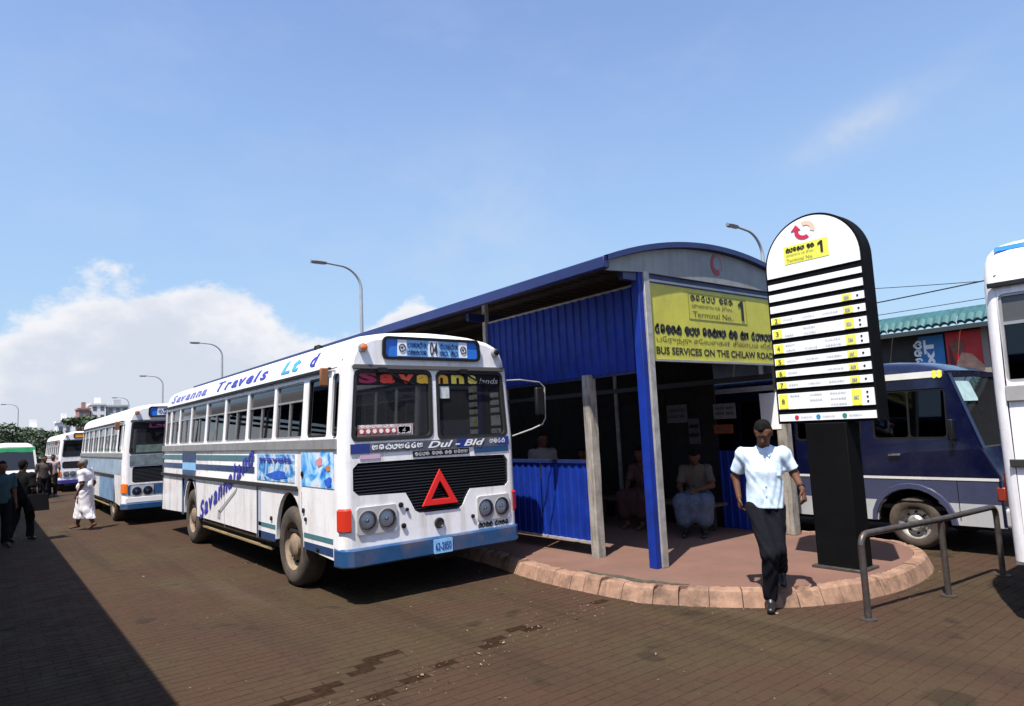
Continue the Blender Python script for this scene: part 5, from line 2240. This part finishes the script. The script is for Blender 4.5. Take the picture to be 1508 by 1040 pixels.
            if abs(J['kn_r'][2] - J['hp_r'][2]) > .2:          # upright: the cloth hangs as one tapering tube
                e = (J['kn_r'] + J['kn_l']) / 2 * .5 + (J['an_r'] + J['an_l']) / 2 * .5
                st = unit(np.array([0, J['an_r'][1] - J['an_l'][1], 0]) + 1e-6)
                T = [P_(waist, e + V3(0, 0, .02), .150, .165, flat=(np.cross(st, V3(0, 0, 1)), .80)), P_(pel, e + st * .12, .14, .12), P_(pel, e - st * .12, .14, .12), P_(J['hp_r'], J['kn_r'], .12, .105), P_(J['kn_r'], J['an_r'], .105, .10), P_(J['hp_l'], J['kn_l'], .12, .105), P_(J['kn_l'], J['an_l'], .105, .10), P_(waist, pel, .150, .155, flat=(fr, .82))]
                sdf_mesh('sarong', T, h, .05, m_, b, fold=.008, planes=[(e - V3(0, 0, .05), V3(0, 0, -1), None, 0)])
            else:
                sdf_mesh('sarong', T, h, .05, m_, b, fold=.005)
    if shoes:
        for s in ('r', 'l'):
            an, toe = J['an_' + s], J['toe_' + s]
            d = unit(toe - an)
            T = [P_(an - d * .035 - V3(0, 0, .035), toe + d * .012, .046, .036, flat=((0, 0, 1), .85)), P_(an - V3(0, 0, .01), an + (toe - an) * .3, .046, .04)]
            sdf_mesh('shoe', T, h, .02, shoes, b)
    if extra:
        extra(root, b, J)
    return root


def stance(**kw):
    J = dict(pelvis=(0, 0, .92), chest=(0, 0, 1.24), neck=(0, .01, 1.43), head=(0, -.02, 1.555), sh_r=(-.18, 0, 1.36), el_r=(-.23, .03, 1.09), wr_r=(-.24, -.05, .85), sh_l=(.18, 0, 1.36), el_l=(.23, .03, 1.09), wr_l=(.24, -.05, .85),
             hp_r=(-.09, 0, .88), kn_r=(-.10, -.02, .48), an_r=(-.10, .02, .09), toe_r=(-.11, -.14, .035), hp_l=(.09, 0, .88), kn_l=(.10, -.02, .48), an_l=(.10, .02, .09), toe_l=(.11, -.14, .035))
    J.update(kw)
    return J


# patterned light-blue shirt cloth
def shirt_cloth():
    m = mat('pale_blue_shirt', (.56, .68, .80), .75, var=.06, scale=10)
    N, L = m.node_tree.nodes, m.node_tree.links
    b = N['Principled BSDF']
    tc = N.new('ShaderNodeTexCoord')
    v = N.new('ShaderNodeTexNoise')
    v.inputs['Scale'].default_value = 20
    v.inputs['Detail'].default_value = 2
    L.new(tc.outputs['Object'], v.inputs[0])
    r = N.new('ShaderNodeMapRange')
    for i, x in zip((1, 2, 3, 4), (.52, .60, 0, .8)):
        r.inputs[i].default_value = x
    L.new(v.outputs[0], r.inputs[0])
    mx = N.new('ShaderNodeMix')
    mx.data_type = 'RGBA'
    L.new(r.outputs[0], mx.inputs[0])
    mx.inputs[6].default_value = (.60, .72, .82, 1)
    mx.inputs[7].default_value = (.46, .58, .72, 1)
    L.new(mx.outputs[2], b.inputs['Base Color'])
    return m


SHIRT = shirt_cloth()
DARKTROUSER = mat('dark_trousers', (.0055, .0055, .009), .9, var=.2, scale=15, spec=.15)
SHOE = mat('black_shoe', (.010, .010, .010), .4)
face_down = (-.18, -.76, -.62)
walker = dict(pelvis=(.02, .08, .985), chest=(.035, .07, 1.34), neck=(.045, .06, 1.575), head=(.060, -.030, 1.700), face=face_down,
              sh_r=(-.155, .08, 1.50), el_r=(-.245, .16, 1.27), wr_r=(-.225, .06, 1.065), hd_r=(.06, -.12, -1), sh_l=(.225, .07, 1.50), el_l=(.315, .11, 1.29), wr_l=(.365, -.07, 1.145), hd_l=(.12, -.35, -.9),
              hp_r=(-.07, .06, .95), kn_r=(.020, -.135, .545), an_r=(-.005, -.02, .105), toe_r=(-.015, -.175, .038), hp_l=(.105, .10, .95), kn_l=(.095, -.03, .57), an_l=(.115, .27, .33), toe_l=(.125, .155, .215), hem=(.02, .08, .965), curl=(.8, 0, 0), loose=(.07, 0, 0))


def walker_extra(root, b, J):
    m = MB()
    w = J['wr_l']
    d = unit(J['wr_l'] - J['el_l'])
    m.tube([w - d * .05, w - d * .03], .036, 14)
    obj('wrist_watch', m, BLACK, b)
    m = MB()
    for i in range(5):
        z = 1.10 + i * .085
        m.lathe([(.007, 0), (.007, -.006), (0, -.008)], (.035 + .004 * i, -.055 + .004 * i, z), 'y', 8)
    obj('shirt_button', m, CLEANWHITE, b)
    m = MB()
    m.plate(rr(.095, .185, 1.28, 1.395, .012, 2), [], .006, lambda u, v, w_: (u, -.052 + (u - .05) * .22 - w_, v))
    obj('shirt_pocket', m, SHIRT, b)


person((6.10, 3.88, 0), R(-57.3), 'man in pale blue short-sleeved shirt stepping down off the kerb', walker, ('collar', SHIRT), ('trousers', DARKTROUSER), SHOE, h=.0068, extra=walker_extra)

# elderly figure in white crossing the roadway (front towards image left)
WCLOTH = mat('white_cotton_cloth', (.66, .62, .64), .8, var=.08, scale=8)
stride = stance(pelvis=(0, 0, .90), chest=(0, -.02, 1.20), neck=(0, -.05, 1.38), head=(0, -.09, 1.50), sh_r=(-.17, -.02, 1.31), el_r=(-.21, .06, 1.06), wr_r=(-.20, -.02, .83), sh_l=(.17, -.02, 1.31), el_l=(.2, .04, 1.05), wr_l=(.19, -.08, .84),
                kn_r=(-.09, -.16, .50), an_r=(-.09, -.24, .10), toe_r=(-.09, -.40, .05), kn_l=(.09, .06, .48), an_l=(.09, .26, .14), toe_l=(.09, .14, .04), skirt_len=(.52, 0, 0))


def shawl(root, b, J):
    T = [P_(V3(-.16, .02, 1.34), V3(.10, -.12, .98), .055, .075, flat=((.3, -1, 0), .5)), P_(V3(-.16, .02, 1.34), V3(.06, .13, 1.0), .055, .07, flat=((.3, 1, 0), .5))]
    sdf_mesh('shawl', T, .012, .03, WCLOTH, b, fold=.008)


wd = math.atan2(-.788, -.616)
# local -y must point to image left = (-.788, .616)
person((1.90, 18.65, 0), math.atan2(-.788, -.616), 'elderly person in white wrapped cloth striding across the roadway', stride, ('short', WCLOTH), ('skirt', WCLOTH), None, hair=GREYHAIR, h=.012, extra=shawl)

# two people in the shade at the left edge
BLKCL = mat('black_clothes', (.006, .006, .007), .9, var=.2, spec=.15)
TEALCL = mat('dark_teal_shirt', (.012, .04, .05), .8, var=.2)
person((.66, 17.6, 0), R(150), 'person in black clothes walking in the shade at the left edge', stance(kn_r=(-.1, -.14, .5), an_r=(-.1, -.16, .09), toe_r=(-.1, -.32, .035), an_l=(.1, .24, .13), toe_l=(.1, .1, .04), kn_l=(.1, .03, .48), el_l=(.27, -.02, 1.12), wr_l=(.30, -.16, .98)), ('long', BLKCL), ('trousers', BLKCL), SHOE, h=.013)
person((.30, 16.9, 0), R(20), 'person in dark teal shirt half cut off by the left edge', stance(), ('short', TEALCL), ('trousers', BLKCL), SHOE, h=.013)
bagm = MB()
bagm.add([(-.2, -.08, 0), (.2, -.08, 0), (.2, .08, 0), (-.2, .08, 0), (-.17, -.06, .34), (.17, -.06, .34), (.17, .06, .34), (-.17, .06, .34)], [(0, 3, 2, 1), (4, 5, 6, 7), (0, 1, 5, 4), (1, 2, 6, 5), (2, 3, 7, 6), (3, 0, 4, 7)])
bagm.tube([(-.1, 0, .34), (-.08, 0, .52), (0, 0, .57), (.08, 0, .52), (.1, 0, .34)], .014, 6)
bg_ = tag(obj('shoulder_bag', bagm, BLKCL, bevel=.03), 'black shoulder bag carried by the person in black clothes', 'bag')
bg_.location = (.93, 17.45, .62)
# standing near the van
person((1.72, 29.5, 0), R(10), 'distant person standing dark beside the green-banded van', stance(), ('short', mat('dull_brown_shirt', (.05, .035, .03), .8)), ('trousers', BLKCL), SHOE, h=.017)
person((2.25, 33.5, 0), R(-20), 'far person between the van and the farthest bus', stance(), ('short', mat('pink_grey_shirt', (.32, .22, .22), .8)), ('trousers', BLKCL), SHOE, h=.017)

# ---- inside the shelter
BENCHM = mat('worn_bench_wood', (.07, .045, .03), .7, var=.3, scale=6)


def bench(x, y0, y1, label):
    root = empty('bench', (x, (y0 + y1) / 2, .157), 0, label, 'bench')
    ln = (y1 - y0) / 2
    for k in range(3):
        m = MB()
        m.box(-.2 + k * .135, -.2 + k * .135 + .12, -ln, ln, .40, .435)
        obj('seat_slat', m, BENCHM, root, smooth=0)
    for y in (-ln + .25, 0, ln - .25):
        for q in (-.16, .16):
            m = MB()
            m.box(q - .025, q + .025, y - .025, y + .025, 0, .40)
            obj('leg', m, PIPE, root, smooth=0)
    return root


bench(8.78, 6.3, 10.9, 'wooden bench in the shade of the shelter under the notices')
SIT = dict(pelvis=(0, .10, .52), chest=(0, .06, .84), neck=(0, .02, 1.04), head=(0, -.03, 1.165), sh_r=(-.18, .04, .97), el_r=(-.24, -.06, .70), wr_r=(-.15, -.30, .60), hd_r=(.3, -1, -.2), sh_l=(.18, .04, .97), el_l=(.24, -.06, .70), wr_l=(.15, -.30, .60), hd_l=(-.3, -1, -.2),
           hp_r=(-.10, .06, .50), kn_r=(-.17, -.36, .50), an_r=(-.13, -.34, .10), toe_r=(-.14, -.5, .035), hp_l=(.10, .06, .50), kn_l=(.17, -.36, .50), an_l=(.13, -.34, .10), toe_l=(.14, -.5, .035), hem=(0, .10, .50), skirt_len=(.6, 0, 0))
sit_face = dict(SIT)
BEIGE = mat('beige_print_shirt', (.095, .07, .05), .8, var=.3, scale=25)
SARONG = mat('blue_grey_check_cloth', (.075, .095, .14), .8, var=.25, scale=18)
s1 = dict(SIT)
s1.update(head=(.02, -.07, 1.14), face=(.1, -.8, -.55), el_l=(.26, -.14, .72), wr_l=(.05, -.33, .66))
person((8.62, 6.60, .157), R(-62), 'seated man in beige shirt and blue-grey sarong in the shelter', s1, ('short', BEIGE), ('skirt', SARONG), SHOE, h=.012)
s2 = dict(SIT)
person((8.70, 7.75, .157), R(-75), 'seated person in dark red and white print deep in the shelter', s2, ('short', mat('red_white_print', (.08, .03, .028), .8, var=.8, scale=30)), ('skirt', mat('dark_red_cloth', (.05, .015, .015), .85)), None, h=.014)
person((8.70, 9.1, .157), R(-80), 'third seated figure in dark clothes farthest along the bench', SIT, ('short', mat('brown_dark_shirt', (.06, .04, .035), .85)), ('trousers', BLKCL), SHOE, h=.014)
person((7.15, 8.45, .157), R(-20), 'standing person in white shirt behind the low blue wall', stance(), ('short', mat('grey_white_shirt', (.17, .15, .145), .8)), ('trousers', BLKCL), SHOE, h=.013, scale=.96)

# notices fixed to the boards
for (x, y, z, w_, h_, mt, lab, ax) in (
        (9.235, 7.35, 1.98, .42, .30, (.13, .13, .14), 'larger grey paper notice on the dark shade boards', 'x'),
        (9.235, 7.02, 1.68, .22, .42, (.08, .08, .09), 'narrow grey notice hanging lowest on the dark shade boards', 'x'),
        (9.18, 6.38, 1.98, .40, .24, (.17, .17, .18), 'pale printed notice nearest the shelter front', 'x'),
        (9.18, 6.42, 1.70, .34, .14, (.22, .055, .006), 'small orange notice below the pale one', 'x')):
    root = empty('notice', (x, y, z), 0, lab, 'notice', 'notices inside the shelter')
    m = MB()
    m.box(-.008, .004, -w_ / 2, w_ / 2, -h_ / 2, h_ / 2)
    p = obj('sheet', m, mat('notice_paper_%d' % int(mt[0] * 1000 + mt[2] * 77), mt, .7, var=.2, scale=12), root)
    m = MB()
    for q in range(2):
        script(m, [4, 3], (w_ * .4, -w_ * .4, h_ * (.12 - .34 * q), h_ * (.28 - .34 * q)), lambda u, v, w: (-.009 - w, u, v), w=.003, seed=int(y * 10) + q, thick=.3)
    obj('lettering', m, mat('notice_ink', (.05, .05, .06), .6), p, smooth=0)
root = empty('notice', (9.20, 5.60, 1.95), 0, 'white plastic notice on the shelter post behind the walking man', 'notice', 'notices inside the shelter')
m = MB()
m.box(-.012, .006, -.16, .16, -.28, .26)
obj('sheet', m, CLEANWHITE, root, bevel=.004)
root = empty('poster', (7.35, 14.40, 1.9), 0, 'bright blue poster with pale lower half behind the stub post', 'poster')
m = MB()
m.box(-.30, .30, -.02, .0, .36, .58)
obj('header', m, SKYB, root)
m = MB()
m.box(-.30, .30, -.02, .0, -.55, .355)
obj('sheet', m, mat('poster_green_grey', (.12, .20, .20), .6, var=.4, scale=5), root)

# ------------------------------------------------------------------ street lamps
LAMPG = 'curved street lamps behind the platforms'


def lamp(x, y, H, armlen, dirx, label):
    root = empty('street_lamp', (x, y, 0), 0, label, 'street lamp', LAMPG)
    m = MB()
    R0 = .95
    P = [Vector((0, 0, -.05)), Vector((0, 0, H - R0))]
    r_ = [.10, .075]
    for t in range(1, 9):
        a = R(80 * t / 8)
        P.append(Vector((dirx * (R0 * (1 - math.cos(a))) * 1.15, 0, H - R0 + R0 * math.sin(a))))
        r_.append(.065 - .002 * t)
    e = P[-1]
    P.append(e + Vector((dirx * armlen, 0, .06)))
    r_.append(.045)
    m.tube(P, r_, 10)
    obj('pole', m, POLE, root)
    m = MB()
    m.lathe([(.16, 0), (.16, .02), (.12, .03), (.12, .9), (.10, .95)], (0, 0, 0), 'z', 12)
    obj('pole_base', m, POLE, root)
    q = P[-1]
    m = MB()
    m.grid([[(q.x + dirx * u, w * s, q.z + zz) for (w, zz) in ((-.05, .07), (.05, .07), (.14, .01), (.11, -.07), (-.11, -.07), (-.14, .01))] for (u, s) in ((-.12, .5), (.05, .9), (.4, 1.0), (.58, .6))], close=True)
    m.f += [tuple(range(6)), tuple(range(18, 24))]
    hd_ = obj('lamp_head', m, mat('lamp_head_grey', (.20, .21, .22), .5), root)
    m = MB()
    m.grid([[(q.x + dirx * u, w, q.z - .075 - (.03 if abs(w) < .05 else 0)) for w in (-.09, 0, .09)] for u in (0, .25, .5)])
    obj('lens', m, mat('lamp_lens', (.5, .5, .48), .3), hd_)
    return root


lamp(13.35, 28.0, 9.5, .85, -1, 'tallest curved lamp post standing above the near bus roof')
lamp(14.5, 55.3, 9.5, .85, -1, 'second curved lamp post above the rear of the near bus')
lamp(15.6, 83.5, 9.5, .85, -1, 'third curved lamp post above the middle bus')
lamp(17.8, 121, 9.5, .85, -1, 'faint lamp post before the pale towers')
lamp(4.3, 138, 9.6, .85, -1, 'lamp post at far left above the dark trees')
lamp(25.4, 15.2, 9.5, .85, -1, 'lamp head showing between shelter gable and route tower')

# ------------------------------------------------------------------ shop building on the right
TEALROOF = mat('teal_roof_sheet', (.030, .105, .108), .55, var=.25, scale=2.5, dirt=(.015, .05, .05), dirt_amt=.6, dirt_scale=3)
shop = empty('shop_building', (21.5, 6, 0), 0, 'long low shop with teal corrugated roof and bright posters', 'building')
DARKWALL = mat('dark_shop_front', (.030, .027, .026), .8, var=.3, scale=1)
for i in range(12):
    y0 = -8 + i * 1.7
    m = MB()
    cuts = []
    for q in range(9):
        a = y0 + 1.7 * q / 9
        cuts += [(a, 0), (a + .06, .05), (a + .12, .05), (a + .17, .01)]
    rows = []
    for (x, z) in ((-1.9, 3.98), (-1.95, 4.05), (-1.78, 4.24), (-1.3, 4.42), (-.4, 4.56), (.8, 4.66), (2.4, 4.72)):
        rows.append([(x, y, z + d) for (y, d) in cuts])
    m.grid(rows)
    obj('roof_sheet', m, TEALROOF, shop, smooth=0, recalc=False)
m = MB()
m.box(-1.4, 2.4, -7.9, 12.2, 0, 4.0)
obj('wall', m, DARKWALL, shop, smooth=0)
m = MB()
m.box(-1.95, -1.87, -8, 12.3, 3.86, 3.975)
obj('eave_board', m, mat('dark_eave', (.02, .03, .03), .7), shop, smooth=0)
for y in (-6.4, -3.2, .05, 3.2, 6.4, 9.6):
    m = MB()
    m.box(-1.50, -1.41, y - .07, y + .07, 0, 3.9)
    obj('pilaster', m, mat('shop_pilaster', (.22, .20, .17), .8), shop, smooth=0)
fx = 21.5 - 1.45


def at(px_, z):
    """y on the shop front (x = fx) for an image column at a height"""
    lo, hi = -10.0, 30.0
    for _ in range(50):
        mid = (lo + hi) / 2
        if pix((fx, mid, z))[0] > px_:
            lo = mid
        else:
            hi = mid
    return mid - 6


def shopf(u, v, w):
    return (-1.46 - w, u, v)


a, b_ = at(1354, 3.4), at(1391, 3.4)
m = MB()
m.plate(rect(min(a, b_), max(a, b_), 2.6, 3.84), [], .03, shopf)
sp = obj('blue_sign', m, mat('shop_sign_blue', (.02, .16, .42), .5, var=.1), shop, smooth=0)
m = MB()
w_ = abs(a - b_)
mid_ = (a + b_) / 2


def vert(u, v, w):
    return shopf(mid_ + (.14 - v) * 1.0, 3.75 - u, w)


letters(m, 'TxL', (0.05, 1.0, -.05, .20), lambda u, v, w: shopf(mid_ - .02 + v, 3.78 - u, w), bold=.05, w=.012)
script(m, [4], (.05, 1.0, .26, .44), lambda u, v, w: shopf(mid_ - .02 + v, 3.78 - u, w), w=.012, thick=.3, seed=8)
obj('lettering', m, CLEANWHITE, sp, smooth=0)
a, b_ = at(1394, 3.4), at(1462, 3.4)
m = MB()
m.plate(rect(min(a, b_), max(a, b_), 2.45, 3.86), [], .03, shopf)
rp = obj('red_poster', m, mat('poster_red', (.50, .015, .015), .5, var=.15), shop, smooth=0)
c = max(a, b_) - .32
TAN = mat('poster_tan', (.50, .27, .17), .5, var=.3, scale=6)
m = MB()
m.sheet([(c + .10, 2.5), (c - .62, 2.5), (c - .55, 2.85), (c - .25, 3.25), (c - .02, 3.30), (c + .12, 3.0)], shopf, .006)
obj('poster_shape', m, TAN, rp, smooth=0)
m = MB()
m.sheet([(c + .05 + .16 * math.cos(t), 3.46 + .19 * math.sin(t)) for t in [2 * math.pi * i / 16 for i in range(16)]], shopf, .010)
obj('poster_shape', m, mat('poster_brown', (.20, .07, .04), .5, var=.4, scale=9), rp, smooth=0)
m = MB()
m.sheet([(c - 1.5 + .12 * math.cos(t), 3.4 + .22 * math.sin(t)) for t in [2 * math.pi * i / 16 for i in range(16)]], shopf, .010)
obj('poster_shape', m, mat('poster_brown', (.20, .07, .04), .5, var=.4, scale=9), rp, smooth=0)
m = MB()
m.sheet([(c + .2, 3.35), (c + .05, 2.5), (c + .26, 2.5), (c + .26, 3.6)], shopf, .007)
obj('poster_shape', m, mat('poster_dark', (.07, .02, .015), .5), rp, smooth=0)

# overhead wires across the right
for (p0, p1, sag, lab) in (((40, -6, 9.6), (40.5, 30, 8.0), .5, 'uppermost thick overhead wire right of the route tower'),
                           ((40, -6, 7.0), (40.5, 30, 11.0), .7, 'crossing overhead wire that falls towards the right'),
                           ((41, -6, 8.1), (41.5, 30, 7.7), .35, 'lowest thin overhead wire above the teal roof')):
    m = MB()
    p0, p1 = Vector(p0), Vector(p1)
    m.tube([p0.lerp(p1, t / 24) - Vector((0, 0, sag * 4 * (t / 24) * (1 - t / 24))) for t in range(25)], .035 if 'thick' in lab else .02, 5)
    tag(obj('overhead_wire', m, BLACK), lab, 'wire', 'overhead wires')
for y, lab in ((-6, 'concrete wire pole standing beyond the tall white bus'), (30, 'wire pole behind the shelter')):
    m = MB()
    m.tube([(0, 0, 0), (0, 0, 11.4)], [.16, .11], 10)
    o = tag(obj('utility_pole', m, CONCRETE), lab, 'pole')
    o.location = (40.4, y, 0)

# ------------------------------------------------------------------ far trees and towers
def leaf_mat(name, col):
    return mat(name, col, .6, var=.35, scale=.9, island=.35)


LEAFA = leaf_mat('dark_leaf', (.040, .066, .024))
LEAFB = leaf_mat('mid_leaf', (.058, .085, .030))
BARK = mat('grey_bark', (.10, .08, .06), .9, var=.3)


def tree(x, y, H, spread, kind, label, seed):
    r = random.Random(seed)
    root = empty('tree', (x, y, 0), 0, label, 'tree', 'trees along the far left skyline')
    m = MB()
    th = H * (.45 if kind != 'flat' else .72)
    m.tube([(0, 0, -.1), (.1, .05, th * .5), (0, .1, th)], [.05 * H ** .8, .035 * H ** .8, .02 * H ** .8], 8)
    clusters = []
    for i in range(9 if kind != 'flat' else 11):
        a = 2 * math.pi * i / 9 + r.uniform(-.3, .3)
        if kind == 'flat':
            rad = spread * r.uniform(.25, 1)
            c = Vector((rad * math.cos(a), rad * math.sin(a), H * (.86 + .1 * (1 - rad / spread)) + r.uniform(-.15, .25)))
            sz = (spread * .34, H * .07)
        else:
            rad = spread * r.uniform(.15, .75)
            c = Vector((rad * math.cos(a), rad * math.sin(a), H * r.uniform(.42, .88)))
            sz = (spread * .42, H * .17)
        m.tube([(0, .05, th * r.uniform(.7, 1)), tuple((Vector((0, 0, th)) * .4 + c * .6)), tuple(c)], [.012 * H, .008 * H, .003 * H], 5)
        clusters.append((c, sz))
    if kind != 'flat':
        clusters.append((Vector((0, 0, H * .86)), (spread * .45, H * .15)))
    obj('trunk', m, BARK, root)
    m = MB()
    for (c, sz) in clusters:
        for _ in range(170):
            d = Vector((r.gauss(0, 1), r.gauss(0, 1), r.gauss(0, 1))).normalized() * (r.random() ** .4)
            p = c + Vector((d.x * sz[0], d.y * sz[0], d.z * sz[1]))
            s = r.uniform(.12, .30)
            a = Vector((r.gauss(0, 1), r.gauss(0, 1), r.gauss(0, .5))).normalized() * s
            b = Vector((r.gauss(0, 1), r.gauss(0, 1), r.gauss(0, .6))).normalized() * s * .6
            m.add([p - a, p + b, p + a, p - b], [(0, 1, 2, 3)])
    obj('crown', m, LEAFA if r.random() < .6 else LEAFB, root, smooth=0, recalc=False)


for i, (x, y, H, sp, k, lab) in enumerate((
        (9.2, 96, 6.4, 3.0, 'flat', 'flat-topped spreading tree in front of the pale towers'),
        (6.3, 104, 4.9, 2.6, 'round', 'low round tree left of the flat-topped tree'),
        (-1.2, 118, 7.6, 4.2, 'round', 'bushy dark tree at the very left edge of the skyline'),
        (2.4, 112, 6.7, 3.0, 'round', 'dark tree just right of the far left lamp post'),
        (4.8, 125, 6.2, 3.0, 'round', 'dark tree in the gap behind the van'),
        (8.2, 128, 5.8, 2.8, 'round', 'farther round tree behind the flat-topped tree'),
        (11.5, 110, 5.6, 2.8, 'round', 'round tree rising over the farthest bus'),
        (14.8, 100, 5.4, 2.6, 'round', 'round tree behind the middle bus cab'))):
    tree(x, y, H * .87, sp, k, lab, 40 + i)
# low hedge-like scrub closing the horizon
m = MB()
r_ = random.Random(11)
for _ in range(5200):
    x = r_.uniform(-30, 90)
    y = 140 + r_.uniform(-4, 6) + .25 * x
    z = abs(r_.gauss(0, 1)) * 1.4 + r_.uniform(0, 1.2) + .7 * math.sin(x * .5)
    s = r_.uniform(.25, .6)
    a = Vector((r_.gauss(0, 1), r_.gauss(0, 1), r_.gauss(0, .5))).normalized() * s
    b = Vector((r_.gauss(0, 1), r_.gauss(0, 1), r_.gauss(0, .6))).normalized() * s
    p = Vector((x, y, max(.1, z)))
    m.add([p - a, p + b, p + a, p - b], [(0, 1, 2, 3)])
tag(obj('far_scrub', m, LEAFA, smooth=0, recalc=False), kind='stuff')


def tower_block(x, y, w, d, H, floors, bays, wallc, label, cat='building'):
    root = empty('apartment_block', (x, y, 0), 0, label, cat, 'pale blocks on the skyline')
    wm = mat('block_wall_%d' % int(wallc[0] * 1000), wallc, .8, var=.1, scale=.3)
    m = MB()
    m.box(-w / 2, w / 2, 0, d, 0, H)
    m.box(-w / 2 - .25, w / 2 + .25, -.25, d + .25, H, H + .5)
    m.box(-w * .15, w * .2, d * .3, d * .6, H + .5, H + 2.2)
    obj('wall', m, wm, root, smooth=0)
    gm_ = mat('far_window', (.10, .11, .12), .3)
    me = None
    for f_ in range(floors):
        for b_ in range(bays):
            if me is None:
                q = MB()
                ww, hh = w / bays * .5, H / floors * .5
                q.box(-ww / 2, ww / 2, -.06, .05, -hh / 2, hh / 2)
                o = obj('window', q, gm_, root, smooth=0)
                me = o.data
            else:
                o = link_mesh('window', me, root)
            o.location = (-w / 2 + w * (b_ + .5) / bays, 0, H * (f_ + .55) / floors)
    return root


tower_block(21.6, 220, 2.6, 8, 12.6, 5, 2, (.30, .16, .14), 'narrow reddish block left of the pale skyline blocks')
tower_block(25.2, 222, 3.6, 8, 14.0, 6, 2, (.74, .73, .72), 'bright white block in the middle of the skyline')
tower_block(30.5, 226, 5.4, 9, 13.6, 6, 3, (.40, .41, .42), 'grey block at the right of the skyline towers')
tower_block(36.5, 230, 5.0, 9, 11.0, 5, 3, (.46, .46, .47), 'paler grey block behind the middle bus roof')
tower_block(7.9, 170, 3.4, 6, 6.2, 2, 3, (.72, .71, .70), 'small low white building over the far trees')
tower_block(13.6, 175, 2.6, 6, 7.6, 2, 2, (.70, .69, .68), 'second small white building beside the low one')

# print and fittings too small to be picked apart singly
for o in bpy.data.objects:
    if o.parent is not None and o.name.split('.')[0] in ('lettering', 'wheel_nut', 'shirt_button', 'window_frame', 'picture_shape'):
        o['kind'] = 'stuff'
